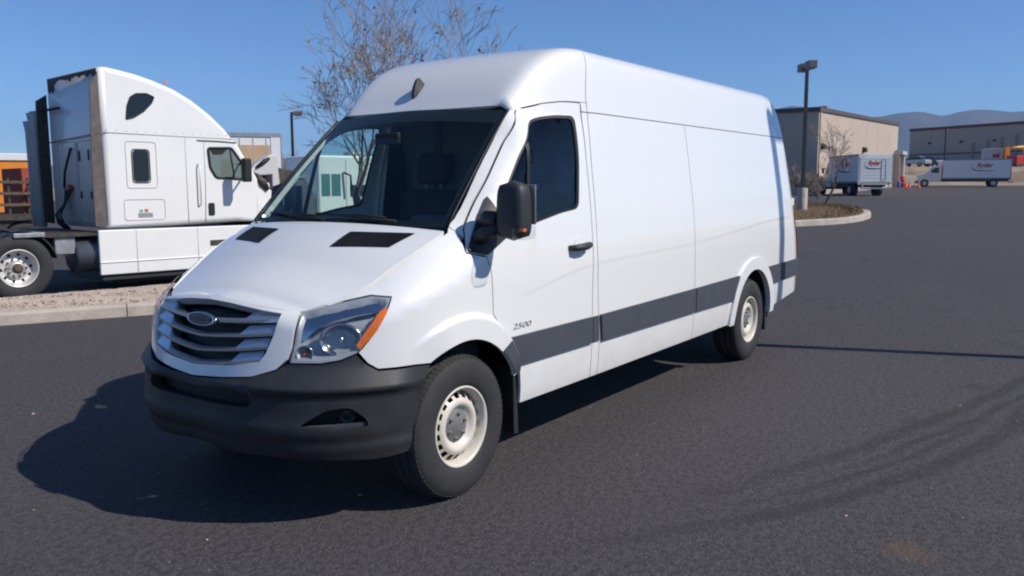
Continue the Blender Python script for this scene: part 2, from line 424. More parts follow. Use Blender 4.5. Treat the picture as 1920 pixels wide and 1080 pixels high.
hl_outline = [(-.932, 1.046), (-.828, 1.068), (-.684, 1.092), (-.54, 1.116), (-.450, 1.109), (-.488, 1.056), (-.552, .96), (-.624, .88), (-.645, .862), (-.724, .832), (-.82, .818), (-.972, .818), (-.956, .88), (-.945, .95)]
rear_door_edge = [(1.315, .40), (1.312, .56), (1.310, .70), (1.312, .95), (1.326, 1.19), (1.333, 1.5), (1.345, 1.8), (1.388, 2.172)]
door_front = [(.885, 2.135), (.775, 2.055), (.60, 1.885), (.438, 1.72), (.285, 1.565), (.145, 1.415), (.075, 1.30), (.205, 1.272), (.24, 1.19), (.25, .955), (.30, .89), (.40, .80), (.468, .70), (.50, .60), (.515, .50), (.52, .40)]
win_out = rounded([(.245, 1.39), (.36, 1.525), (.485, 1.665), (.64, 1.83), (.775, 1.97), (.87, 2.035), (.97, 2.06), (1.13, 2.08), (1.315, 2.085), (1.26, 1.80), (1.19, 1.50), (.98, 1.478), (.73, 1.435), (.50, 1.395)], .05)

# doors
for sd in (1, -1):
    d = panel('front_door', [(rear_door_edge+[(1.20, 2.178), (1.03, 2.172)]+door_front, [win_out], sd)], M['van_white'], van, extra=[g for g in guide if g[0] < 1.31])
    panel('door_window', [(win_out, [], sd)], M['side_glass'], d, off=-.012, depth=0)
    win_in = [(w[0]+(.83-w[0])*.055, w[1]+(1.74-w[1])*.05) for w in win_out]
    panel('window_seal', [(win_out, [win_in], sd)], M['black'], d, off=-.004, depth=.006)
    panel('window_divider', [([(.605, 1.43), (.635, 1.43), (.735, 1.90), (.705, 1.88)], [], sd)], M['black'], d, off=-.005, depth=.01)
    panel('mirror_base', [(rounded([(.082, 1.303), (.20, 1.277), (.46, 1.395), (.36, 1.40), (.335, 1.585)], .012), [], sd)], M['plastic'], d, off=.012, depth=.02)
    panel('rub_strip', [([(.404, .802), (1.300, .802), (1.302, .632), (.485, .632), (.468, .70)], [], sd)], M['strip'], d, off=.016, depth=.02)
    # handle: recessed cup and bar
    panel('handle_cup', [(arc(1.15, 1.282, .045, 0, 330, 14), [], sd)], M['van_white_worn'], d, off=.003, depth=.004)
    hb = MB(); q = [shell(np.array(u), np.array(v)) for u, v in ((1.04, 1.262), (1.06, 1.262), (1.12, 1.264), (1.19, 1.268), (1.235, 1.272), (1.252, 1.274))]
    hb.tube([(p[0], (p[1]-o)*sd, p[2]) for p, o in zip(q, (-.005, .035, .046, .046, .035, -.005))], [.016, .021, .023, .023, .020, .012], 10)
    hb.build('door_handle', M['plastic'], d)
    # mirror: arm, housing, indicator, glass
    hd = MB()
    def rbox(mb, c, hx, hy, hz, taper=1.0, nz=7, na=20, p=3.2):
        vs = []; fs = []
        for i in range(nz+1):
            t = -1+2*i/nz; k = (1-abs(t)**4)**.25*.999+.001; kk = k*(1+(taper-1)*(t+1)/2)
            for j in range(na):
                a = 2*math.pi*j/na; ca, sa = math.cos(a), math.sin(a)
                vs.append((c[0]+hx*kk*math.copysign(abs(ca)**(2/p), ca), c[1]+hy*kk*math.copysign(abs(sa)**(2/p), sa), c[2]+hz*t))
        for i in range(nz):
            for j in range(na): fs.append((i*na+j, i*na+(j+1) % na, (i+1)*na+(j+1) % na, (i+1)*na+j))
        fs.append(tuple(range(na))[::-1]); fs.append(tuple(nz*na+j for j in range(na)))
        mb.add(vs, fs, True)
    mx, my = (.235, 1.13) if sd > 0 else (.56, 1.075)
    rbox(hd, (mx, -my*sd, 1.515), .072 if sd > 0 else .098, .094 if sd > 0 else .072, .158, .90, nz=12, na=28)
    mir = hd.build('mirror', M['plastic'], d)
    ar = MB(); ar.tube([(.225 if sd > 0 else .47, -.945*sd, 1.47), (.20 if sd > 0 else .47, -.985*sd, 1.475), (.205 if sd > 0 else .46, -1.05*sd, 1.47)], [.045, .042, .04], 12)
    ar.tube([(.17 if sd > 0 else .46, -.93*sd, 1.36), (.19 if sd > 0 else .46, -.985*sd, 1.40), (.21 if sd > 0 else .46, -1.05*sd, 1.43)], [.04, .038, .038], 12)
    ar.build('mirror_arm', M['plastic'], d)
    mg = MB()
    if sd > 0: mg.box((.312, -1.215, 1.44), (.322, -1.045, 1.65))
    else: mg.box((.475, .985, 1.44), (.645, .995, 1.65))
    mg.build('mirror_glass', M['chrome'], mir, .004)
    ind = MB(); rbox(ind, (.215 if sd > 0 else .63, -(1.205 if sd > 0 else 1.09)*sd, 1.405), .072, .045, .042, 1.0, nz=8, na=16); ind.build('indicator', M['lens'], mir)
    box('indicator_bulb', (.18 if sd > 0 else .62, -(1.215 if sd > 0 else 1.09)*sd-.012, 1.41), (.21 if sd > 0 else .65, -(1.215 if sd > 0 else 1.09)*sd+.012, 1.425), M['amber'], mir)
# lettering on the driver's door
me = text_mesh('2500', .046, .25, 0, .0)
co = np.array([v.co[:] for v in me.vertices]); co[:, 0] -= co[:, 0].min(); co[:, 0] *= .185/co[:, 0].max()
pp = shell(.425+co[:, 0], .842+co[:, 1]); nn = shelln(.425+co[:, 0], .842+co[:, 1])
for v, q, k in zip(me.vertices, pp, nn): v.co = Vector(q+k*.003)
link_mesh('door_lettering', me, M['hub'], [c for c in van.children if c.name == 'front_door'][0])

# fenders, pillars, side panels, roof
hood_edge_u = list(np.arange(.06, -.80, -.06))
arch_f = arc(0, .38, .47, 25, 123.5, 22)
fender = [(arch_f[0][0], arch_f[0][1])]+arch_f[1:]+[(-.35, .777), (-.46, .777), (-.545, .779), (-.594, .81), (-.636, .862), (-.616, .88), (-.544, .96), (-.480, 1.056), (-.440, 1.115), (-.54, 1.123), (-.684, 1.099), (-.80, 1.078)] \
    + [(u, float(zt_(u))-.015) for u in hood_edge_u[::-1]]+[(.088, 1.425), (.10, 1.395), (.067, 1.306), (.064, 1.292), (.197, 1.264), (.232, 1.187), (.242, .952), (.293, .885), (.392, .795), (.46, .696), (.49, .60)]
pillar = [(.094, 1.432)]+[(u, float(zt_(u))-.002) for u in np.arange(.15, .76, .06)]+[(.762, 2.085), (.855, 2.158), (.881, 2.142), (.770, 2.060), (.595, 1.890), (.433, 1.725), (.280, 1.570), (.140, 1.420), (.115, 1.378)]
b_pillar = [(1.323, .40), (1.320, .56), (1.318, .70), (1.320, .95), (1.334, 1.19), (1.341, 1.5), (1.353, 1.8), (1.394, 2.112), (1.452, 2.112), (1.405, 1.8), (1.391, 1.5), (1.382, 1.19), (1.383, 1.0), (1.398, .75), (1.41, .56), (1.412, .40)]
p1_front = [(1.420, .40), (1.418, .56), (1.406, .75), (1.391, 1.0), (1.390, 1.19), (1.399, 1.5), (1.413, 1.8), (1.460, 2.112)]
side1 = p1_front+[(2.952, 2.112), (2.952, .405)]
arch_r = arc(WB, .38, .49, 172, 6, 26)
side2 = [(2.960, .405), (2.960, 2.112), (5.613, 2.112), (5.627, 1.9), (5.632, 1.4), (5.632, .52), (4.818, .43)]+arch_r[::-1]+[(3.80, .41)]
def flare_off(u, v):
    r = np.hypot(u, v-.38); a = np.degrees(np.arctan2(v-.38, u))
    return .022*sm((.612-r)/.035)*sm((132-a)/30)*sm((a-18)/14)
flare_pts = [(r_*math.cos(math.radians(a_)), .38+r_*math.sin(math.radians(a_))) for r_ in (.50, .54, .572, .58, .588, .595, .602, .608, .614, .63) for a_ in np.arange(8, 176, 3.2)]
for sd in (1, -1):
    panel('fender', [(fender, [], sd)], M['van_white'], van, sp=.045, off=flare_off, extra=flare_pts, avoid=lambda g: (np.hypot(g[:, 0], g[:, 1]-.38) > .64) | (g[:, 1] < .3))
    fd_ = [c for c in van.children if c.name.startswith('fender')][-1]
    panel('rub_strip', [(arc(0, .38, .474, 27, 50, 8)+[(.388, .788), (.455, .692), (.485, .60)], [], sd)], M['strip'], fd_, off=lambda u, v: flare_off(u, v)+.006, depth=.012, sp=.03)
    panel('windscreen_pillar', [(pillar, [], sd)], M['van_white'], van, sp=.04, depth=.03)
    bp_ = panel('door_pillar', [(b_pillar, [], sd)], M['van_white'], van, sp=.05, extra=[g for g in guide if 1.3 < g[0] < 1.5])
    panel('rub_strip', [([(1.326, .80), (1.390, .80), (1.402, .632), (1.326, .632)], [], sd)], M['strip'], bp_, off=.008, depth=.012)
    s1 = panel('side_panel', [(side1, [], sd)], M['van_white'], van, sp=.08, extra=[g for g in guide if 1.38 < g[0] < 2.96])
    panel('rub_strip', [([(1.412, .802), (2.948, .818), (2.948, .628), (1.43, .628)], [], sd)], M['strip'], s1, off=.018, depth=.022)
    s2 = panel('side_panel', [(side2, [], sd)], M['van_white'], van, sp=.08, extra=[g for g in guide if 2.96 < g[0] < 5.6])
    panel('rub_strip', [([(2.964, .818), (3.93, .832), (3.85, .70), (3.83, .625), (2.964, .628)], [], sd)], M['strip'], s2, off=.018, depth=.022)
    panel('rub_strip', [([(4.715, .85), (5.63, .865), (5.63, .70), (4.80, .672), (4.77, .76)], [], sd)], M['strip'], s2, off=.018, depth=.022)
    panel('arch_trim', [(arc(WB, .38, .585, 178, 2, 30)+arc(WB, .38, .478, 2, 178, 30), [], sd)], M['van_white_worn'], s2, off=.022, depth=.05, sp=.05)
    panel('tail_light', [(rounded([(5.640, .885), (5.75, .885), (5.75, 1.36), (5.655, 1.36)], .02), [], sd)], M['red_lens'], van, off=.012, depth=.02)
roof_low = [(.762, 2.094), (.86, 2.166), (1.03, 2.182), (1.20, 2.187), (1.388, 2.182), (1.452, 2.182)]
seam_u = lambda v: 1.455+.0*v+.12*sm((v-2.15)/.5)
cap_edge = [(float(seam_u(v))-.003, v) for v in np.arange(2.19, VT, .08)]+[(float(seam_u(VT))-.003, VT)]
roof_cap = roof_low+cap_edge+[(.762, VT)]
panel('roof_cap', both(roof_cap), M['van_white'], van, sp=.05, depth=.02)
main_edge = [(float(seam_u(v))+.004, v) for v in np.arange(2.12, VT, .08)]+[(float(seam_u(VT))+.004, VT)]
panel('roof', both([(1.459, 2.119), (3.0, 2.119), (5.70, 2.119), (5.70, 2.32), (5.67, 2.5), (5.62, 2.75), (5.60, VT)]+main_edge[::-1]), M['van_white'], van, sp=.08, depth=.02)
# door top seam strip between door head and panels is covered by a cantrail
for sd in (1, -1):
    panel('cantrail', [([(1.396, 2.178), (1.452, 2.178), (1.452, 2.119), (1.40, 2.119)], [], sd)], M['van_white'], van, sp=.04)

vs_ = np.linspace(2.0, VT, 26); hp = shell(np.interp(vs_, [2.0, 2.32, 2.5, 2.75, VT], [5.69, 5.69, 5.66, 5.61, 5.59]), vs_)
MB().add([tuple(q) for q in hp]+[(q[0], -q[1], q[2]) for q in hp[::-1]], [tuple(range(52))]).build('rear_header', M['van_white'], van)
# rear doors and bumper (seen only from the side)
for sd in (1, -1):
    rd = panel('rear_door', [([(5.640, .50), (5.640, .87), (5.76, .87), (5.76, 1.38), (5.640, 1.38), (5.634, 1.9), (5.62, 2.11), (UE-.004, 2.11), (UE-.004, .50)], [], sd)], M['van_white'], van, sp=.08)
    panel('rear_window', [(rounded([(5.93, 1.45), (5.93, 2.05), (UE-.12, 2.05), (UE-.12, 1.45)], .05), [], sd)], M['tint_glass'], rd, off=.004, depth=.006)
    box('hinge', (5.505, -.935*sd-.02, 1.42), (5.575, -.935*sd+.02, 1.50), M['van_white_worn'], rd, .008)
panel('rear_bumper', both([(5.82, .44), (5.80, .50), (UE-.001, .50), (UE-.001, .36), (5.9, .36)]), M['plastic'], van, off=.01, depth=.06)

# dark liner behind the panel gaps (cab below the windows, whole cargo side, roof)
cab_liner = [(-.42, .8)]+arc(0, .38, .50, 122, 24, 14)+[(.54, .42), (1.40, .42), (1.40, 1.28), (.28, 1.28), (.06, 1.27), (-.35, 1.05)]
cargo_liner = [(1.40, .42), (1.40, 2.6), (5.50, 2.6), (5.58, 2.0), (5.58, .5), (4.86, .46)]+arc(WB, .38, .52, 8, 172, 16)+[(3.78, .43)]
panel('inner_lining', both(cab_liner)+both(cargo_liner), M['black'], van, off=-.028, depth=0, sp=.12)
panel('headlining', both([(.80, 2.2), (1.45, 2.2), (1.50, VT), (.80, VT)]), M['trim_grey'], van, off=-.035, depth=0, sp=.1)

# ---- front: grille surround, bumper, lights
surround = [(MID, 1.094), (-1.40, 1.086), (-1.20, 1.064), (-1.05, 1.050), (-.945, 1.046), (-.957, .95), (-.966, .88), (-.985, .833), (-1.04, .786), (-1.172, .746), (-1.35, .729), (MID, .714)]
opening = [(MID, .768), (-1.324, .786), (-1.135, .812), (-1.100, .856), (-1.062, .944), (-1.040, 1.036), (-1.20, 1.052), (-1.40, 1.070), (MID, 1.078)]
gr = panel('grille_surround', both(surround+opening), M['van_white'], van, off=.010, depth=.05, sp=.03)
panel('grille_mesh', both([(MID, .75), (-1.12, .79), (-1.03, 1.05), (-1.2, 1.06), (MID, 1.085)]), M['black'], gr, off=-.075, depth=0, sp=.05)
# four V-shaped blades with broader outer ends
for k, (vc, ve) in enumerate(((.985, 1.010), (.912, .948), (.842, .885), (.778, .822))):
    ue = (-1.048, -1.066, -1.092, -1.122)[k]
    for sd in (1, -1):
        V_ = []; F_ = []; us_ = np.linspace(-U0, ue, 13)
        for u in us_:
            t = (u+U0)/(ue+U0); v = vc+(ve-vc)*t**1.25; hgt = .017+.030*sm((t-.60)/.06)
            front = .004
            q = [(v-.008, front), (v+.004, front+.004), (v+hgt, front-.016), (v+hgt-.006, -.060), (v-.012, -.060)]
            for (vv_, o_) in q:
                P_ = shell(np.array([u]), np.array([vv_]))[0]+shelln(np.array([max(u, -U0+.02)]), np.array([vv_]))[0]*o_
                V_.append((P_[0], P_[1]*sd, P_[2]))
        for i in range(12):
            for j in range(5): F_.append((i*5+j, i*5+(j+1) % 5, (i+1)*5+(j+1) % 5, (i+1)*5+j))
        F_.append((60, 61, 62, 63, 64)); F_.append((4, 3, 2, 1, 0))
        MB().add(V_, F_).build('grille_slat', M['grille_bar'], gr)
# oval badge
bc = shell(np.array([-U0+.001]), np.array([.990]))[0]
bd = MB(); nb = 28
for r0, x0 in ((1., -.012), (1., -.020), (.93, -.026), (.86, -.026), (.84, -.020)):
    bd.v += [(bc[0]+x0-.0+.03*(math.sin(2*math.pi*i/nb)*r0*.036)/.036*.2, .118*r0*math.cos(2*math.pi*i/nb), bc[2]+.034*r0*math.sin(2*math.pi*i/nb)) for i in range(nb)]
for i in range(4):
    for j in range(nb): bd.f.append((i*nb+j, i*nb+(j+1) % nb, (i+1)*nb+(j+1) % nb, (i+1)*nb+j)); bd.sm.append(True)
badge = bd.build('badge', M['chrome'], gr)
pl = MB(); pl.add([(bc[0]-.021+.006*math.sin(2*math.pi*i/nb), .10*math.cos(2*math.pi*i/nb), bc[2]+.029*math.sin(2*math.pi*i/nb)) for i in range(nb)], [tuple(range(nb))]); pl.build('badge_plate', M['black_gloss'], badge, fix=False)
Mt = Matrix.Translation((bc[0]-.0245, .082, bc[2]-.011)) @ Matrix.Rotation(-math.pi/2, 4, 'Z') @ Matrix.Rotation(math.pi/2, 4, 'X')
text_obj('badge_lettering', 'FREIGHTLINER', .028, Mt, M['chrome'], badge, width=.164, extrude=.0015)

bump_top = [(MID, .706), (-1.35, .721), (-1.172, .738), (-1.04, .778), (-.985, .812), (-.82, .810), (-.724, .824), (-.65, .852), (-.604, .802), (-.55, .770), (-.46, .768), (-.35, .768), (-.262, .762)]
bumper_o = bump_top+[(-.300, .69), (-.335, .58), (-.356, .464), (-.365, .39), (-.40, .352), (-.572, .345), (-.836, .365), (-1.1, .38), (MID, .385)]
fog_hole = rounded([(-.925, .525), (-.80, .600), (-.69, .610), (-.615, .548), (-.603, .512), (-.76, .503)], .03)
intake = [(MID+.0, .598), (-1.18, .606), (-1.16, .625), (-1.17, .665), (-1.30, .675), (MID, .668)]
# bumper half outline follows the intake opening at the centre line
bumper_h = bump_top+bumper_o[len(bump_top):]+intake
def bump_off(u, v):
    shelf = (.052*(1-np.clip((v-.695)/.115, 0, 1))*(v > .695)+(.052-.030*sm((.695-v)/.03))*(v <= .695))*(1-.8*sm((u+.50)/.2))*sm((u+1.45)/.3+.35)
    lip = .020*(1-sm((v-.40)/.05))
    swell = .012*np.exp(-((v-.50)/.05)**2)*(1-sm((np.asarray(u)+.75)/.3))
    return shelf+lip*.6+swell
bumper = panel('bumper', both(bumper_h, [fog_hole]), M['plastic'], van, off=bump_off, depth=.05, sp=.035)
panel('intake_mesh', both([(MID, .56), (-1.1, .57), (-1.1, .70), (MID, .70)]), M['black'], bumper, off=-.05, depth=0)
for sd in (1, -1):
    panel('fog_recess', [([(a*1.0+0.0, b) for a, b in [(-.96, .49), (-.96, .63), (-.58, .63), (-.58, .49)]], [], sd)], M['black'], bumper, off=-.06, depth=0, sp=.04)
    c0 = shell(np.array([-.70]), np.array([.556]))[0]; n0 = shelln(np.array([-.70]), np.array([.556]))[0]; c1 = c0-n0*.035
    zax = Vector((n0[0], n0[1]*sd, n0[2])); q = zax.to_track_quat('Z', 'Y').to_matrix().to_4x4(); q.translation = Vector((c1[0], c1[1]*sd, c1[2]))
    fl = MB(); fl.lathe([(.001, .004), (.022, .002), (.030, .0), (.034, .010), (.040, .012), (.042, -.03)], 24, axis='z'); fl.v = [tuple(q @ Vector(v)) for v in fl.v]
    fl.build('fog_lamp', M['black_gloss'], bumper)
    panel('fog_blade', [([(-.915, .520), (-.76, .504), (-.606, .513), (-.62, .530), (-.76, .520)], [], sd)], M['strip'], bumper, off=.014, depth=.03, sp=.03)
    # headlight: clear cover, reflector housing, bowl, amber marker, lower lamp
    hl = panel('headlight', [(hl_outline, [], sd)], M['lens'], van, off=.012, depth=0, sp=.03)
    def hl_depth(u, v):
        e = seg_dist(hl_outline, np.stack([np.atleast_1d(u), np.atleast_1d(v)], 1)); return -.055*sm(e/.05)
    panel('light_housing', [(hl_outline, [], sd)], M['housing'], hl, off=hl_depth, depth=.0, sp=.02)
    panel('chrome_wing', [(rounded([(-.93, 1.036), (-.80, 1.06), (-.66, 1.082), (-.53, 1.103), (-.470, 1.098), (-.52, 1.058), (-.64, 1.045), (-.76, 1.02), (-.84, .985), (-.90, .93), (-.952, .90)], .015), [], sd)], M['reflector'], hl, off=-.022, depth=.02, sp=.025)
    panel('amber_marker', [([(-.482, 1.050), (-.553, .952), (-.630, .876), (-.648, .897), (-.593, .968), (-.520, 1.050), (-.487, 1.062)], [], sd)], M['amber'], hl, off=.004, depth=.012, sp=.02)
    c0 = shell(np.array([-.725]), np.array([.930]))[0]; n0 = shelln(np.array([-.80]), np.array([.930]))[0]; c1 = c0-n0*.075
    zax = Vector((n0[0], n0[1]*sd, n0[2]*.3)).normalized(); q = zax.to_track_quat('Z', 'Y').to_matrix().to_4x4(); q.translation = Vector((c1[0], c1[1]*sd, c1[2]))
    bo = MB(); bo.lathe([(.012, .0), (.03, .004), (.05, .014), (.068, .034), (.080, .060), (.084, .062), (.088, .050)], 28, axis='z'); bo.v = [tuple(q @ Vector((v[0]*1.2, v[1]*.92, v[2]))) for v in bo.v]
    bo.build('reflector_bowl', M['reflector'], hl)
    bu = MB(); bu.lathe([(.001, .05), (.012, .046), (.016, .03), (.016, .0)], 14, axis='z'); bu.v = [tuple(q @ Vector(v)) for v in bu.v]; bu.build('bulb', M['chrome'], hl)
    c0 = shell(np.array([-.905]), np.array([.862]))[0]; c1 = c0-n0*.055; q.translation = Vector((c1[0], c1[1]*sd, c1[2]))
    bo = MB(); bo.lathe([(.008, .0), (.022, .006), (.034, .022), (.040, .042), (.043, .034)], 22, axis='z'); bo.v = [tuple(q @ Vector(v)) for v in bo.v]; bo.build('reflector_bowl', M['reflector'], hl)
    bu = MB(); bu.lathe([(.001, .034), (.010, .030), (.012, .0)], 12, axis='z'); bu.v = [tuple(q @ Vector(v)) for v in bu.v]; bu.build('bulb', M['amber'], hl)

# ---- hood
crown = pchip([-U0, -1.4, -1.2, -.9, -.65, -.3, .09], [0, .007, .020, .062, .086, .070, .030])
def hood_pt(t, q):
    """t 0..1 from nose to cowl, q -1..1 across"""
    t = np.asarray(t, float); q = np.asarray(q, float); u = -U0+.002+(U0+.052)*t
    E_ = shell(u, zt_(u))
    ridge = 1-np.abs(q)**(1.18+.95*t); bow = .085*sm((t-.62)/.38)*(1-q*q)
    return np.stack([E_[..., 0]-bow, E_[..., 1]*q, E_[..., 2]+crown(u)*ridge-.004], -1)
VENT = [(.785, .38), (.922, .37), (.965, .84), (.85, .81)]
nt, nq = 60, 41
tt = np.linspace(0, 1, nt)**1.0; qq = np.linspace(-1, 1, nq)
TT, QQ = np.meshgrid(tt, qq, indexing='ij'); HP = hood_pt(TT, QQ)
Vh = HP.reshape(-1, 3); Fh = [(i*nq+j, i*nq+j+1, (i+1)*nq+j+1, (i+1)*nq+j) for i in range(nt-1) for j in range(nq-1)]
hb = MB(); hb.add(Vh, Fh, True)
# folded edges
for i in range(nt-1):
    for j in (0, nq-1):
        a, b = HP[i, j], HP[i+1, j]; hb.add([a, b, b-[0, 0, .03], a-[0, 0, .03]], [(0, 1, 2, 3)])
for j in range(nq-1):
    a, b = HP[-1, j], HP[-1, j+1]; hb.add([a, b, b-[0, 0, .04], a-[0, 0, .04]], [(0, 1, 2, 3)])
hood = hb.build('hood', M['van_white'], van)
bm = bmesh.new(); bm.from_mesh(hood.data)
if max(bm.faces, key=lambda f: f.calc_area()).normal.z < 0: bmesh.ops.reverse_faces(bm, faces=bm.faces[:])
bm.to_mesh(hood.data); bm.free()
def on_hood(poly, name, m, off=.003):
    # poly in (t, q)
    nu = 8; a, b, c, d = [np.array(p) for p in poly]; V_ = []; F_ = []
    for i in range(nu+1):
        for j in range(nu+1):
            s_, r_ = i/nu, j/nu; p = a*(1-s_)*(1-r_)+b*s_*(1-r_)+c*s_*r_+d*(1-s_)*r_
            w = hood_pt(p[0], p[1]); V_.append((w[0], w[1], w[2]+off))
    for i in range(nu):
        for j in range(nu): F_.append((i*(nu+1)+j, i*(nu+1)+j+1, (i+1)*(nu+1)+j+1, (i+1)*(nu+1)+j))
    return MB().add(V_, F_, True).build(name, m, hood)
for sg in (1, -1):
    vent = on_hood([(VENT[0][0], VENT[0][1]*sg), (VENT[1][0], VENT[1][1]*sg), (VENT[2][0], VENT[2][1]*sg), (VENT[3][0], VENT[3][1]*sg)], 'hood_vent', M['black'], .004)
    for k in range(9):
        s0, s1 = (k+.15)/9, (k+.75)/9; a, b, c, d = [np.array(p) for p in VENT]
        e = lambda s_, r_: a*(1-s_)*(1-r_)+b*s_*(1-r_)+c*s_*r_+d*(1-s_)*r_
        P4 = [e(s0, .04), e(s1, .04), e(s1, .96), e(s0, .96)]
        pts = [hood_pt(p[0], p[1]*sg)+np.array([0, 0, .007+.004*(i in (0, 3))]) for i, p in enumerate(P4)]
        o = MB().add(pts, [(0, 1, 2, 3)]).build('vent_slat', M['strip'], hood)

# ---- windscreen
def ws_pt(s_, r_, off=0.):
    """s 0..1 bottom to top, r -1..1 across"""
    s_ = np.asarray(s_, float); r_ = np.asarray(r_, float)
    x = .088+(.758-.088)*s_; yw = .800+(.722-.800)*s_; z = 1.428+(2.088-1.428)*s_
    b = (1-r_*r_)
    bow = .10*(1-s_)+.055*s_
    bul = .035*4*s_*(1-s_)*(.35+.65*b)
    P = np.stack([x-bow*b-bul*.7-off*.7, yw*r_, z+.036*s_*b+.004*(1-s_)*b+bul*.7+off*.7], -1)
    return P
ns, nr = 24, 32
ss, rr = np.meshgrid(np.linspace(0, 1, ns+1), np.linspace(-1, 1, nr+1), indexing='ij')
WP = ws_pt(ss, rr)
wf = [(i*(nr+1)+j, i*(nr+1)+j+1, (i+1)*(nr+1)+j+1, (i+1)*(nr+1)+j) for i in range(ns) for j in range(nr)]
ws = MB().add(WP.reshape(-1, 3), wf, True).build('windscreen', M['windscreen'], van)
fr = MB()
fp = [(0, -1), (1, -1), (1, 1), (0, 1)]
def band(s0, s1, r0, r1, n=24):
    V_ = []; F_ = []
    for i in range(n+1):
        for j in range(n+1): V_.append(ws_pt(s0+(s1-s0)*i/n, r0+(r1-r0)*j/n, -.006))
    for i in range(n):
        for j in range(n): F_.append((i*(n+1)+j, i*(n+1)+j+1, (i+1)*(n+1)+j+1, (i+1)*(n+1)+j))
    fr.add(V_, F_, True)
band(0, .04, -1, 1); band(.875, 1, -1, 1); band(.04, .875, -1, -.945, 10); band(.04, .875, .945, 1, 10)
fr.build('windscreen_border', M['black'], ws)
for sd in (1, -1):
    sp_ = MB(); sp_.tube([ws_pt(s_, sd*1.004, .003) for s_ in np.linspace(0, 1, 12)], .007, 6); sp_.build('windscreen_seal', M['black'], ws)
# wipers and cowl
cw = MB(); V_ = []; F_ = []
for j in range(25):
    r_ = -1+2*j/24; a = hood_pt(1.0, r_)-[0.01, 0, .03]; b = ws_pt(.0, r_)+[.02, 0, -.012]; V_ += [a, (a+b)/2-[0, 0, .008], b]
for j in range(24):
    for k in range(2): F_.append((j*3+k, j*3+k+1, j*3+3+k+1, j*3+3+k))
cw.add(V_, F_, True).build('cowl', M['black'], van)
for r0, r1, s1 in ((-.62, .10, .06), (.05, .72, .06)):
    wp = MB(); wp.tube([ws_pt(.012, r0, .02), ws_pt(.03, (r0+r1)/2, .022), ws_pt(s1, r1, .016)], [.009, .008, .006], 6)
    wp.tube([ws_pt(.045, r0+.12, .010), ws_pt(.055, (r0+r1)/2, .010), ws_pt(.062, r1+.08, .010)], .006, 5); wp.build('wiper', M['black'], ws)
# roof marker fin
fc = np.array([.885, .10, float(shell(np.array([.885]), np.array([VT-.1]))[0][2])])
fn = MB(); prof = [(-.075, 0, .010), (-.055, .022, .022), (-.01, .048, .026), (.04, .062, .024), (.07, .056, .018), (.075, 0, .016)]
slope = math.atan2(float(shell(np.array([.925]), np.array([VT]))[0][2]-shell(np.array([.845]), np.array([VT]))[0][2]), .08)
Mr = Matrix.Translation(fc) @ Matrix.Rotation(-slope, 4, 'Y')
V_ = []; F_ = []
for x, h, w in prof: V_ += [Mr @ Vector((x, -w, -.005)), Mr @ Vector((x, -w*.45, h)), Mr @ Vector((x, w*.45, h)), Mr @ Vector((x, w, -.005))]
for i in range(5):
    for k in range(3): F_.append((i*4+k, i*4+k+1, i*4+k+5, i*4+k+4))
F_ += [(0, 1, 2, 3), (23, 22, 21, 20)]
fn.add(V_, F_).build('roof_antenna', M['plastic'], van, .006)

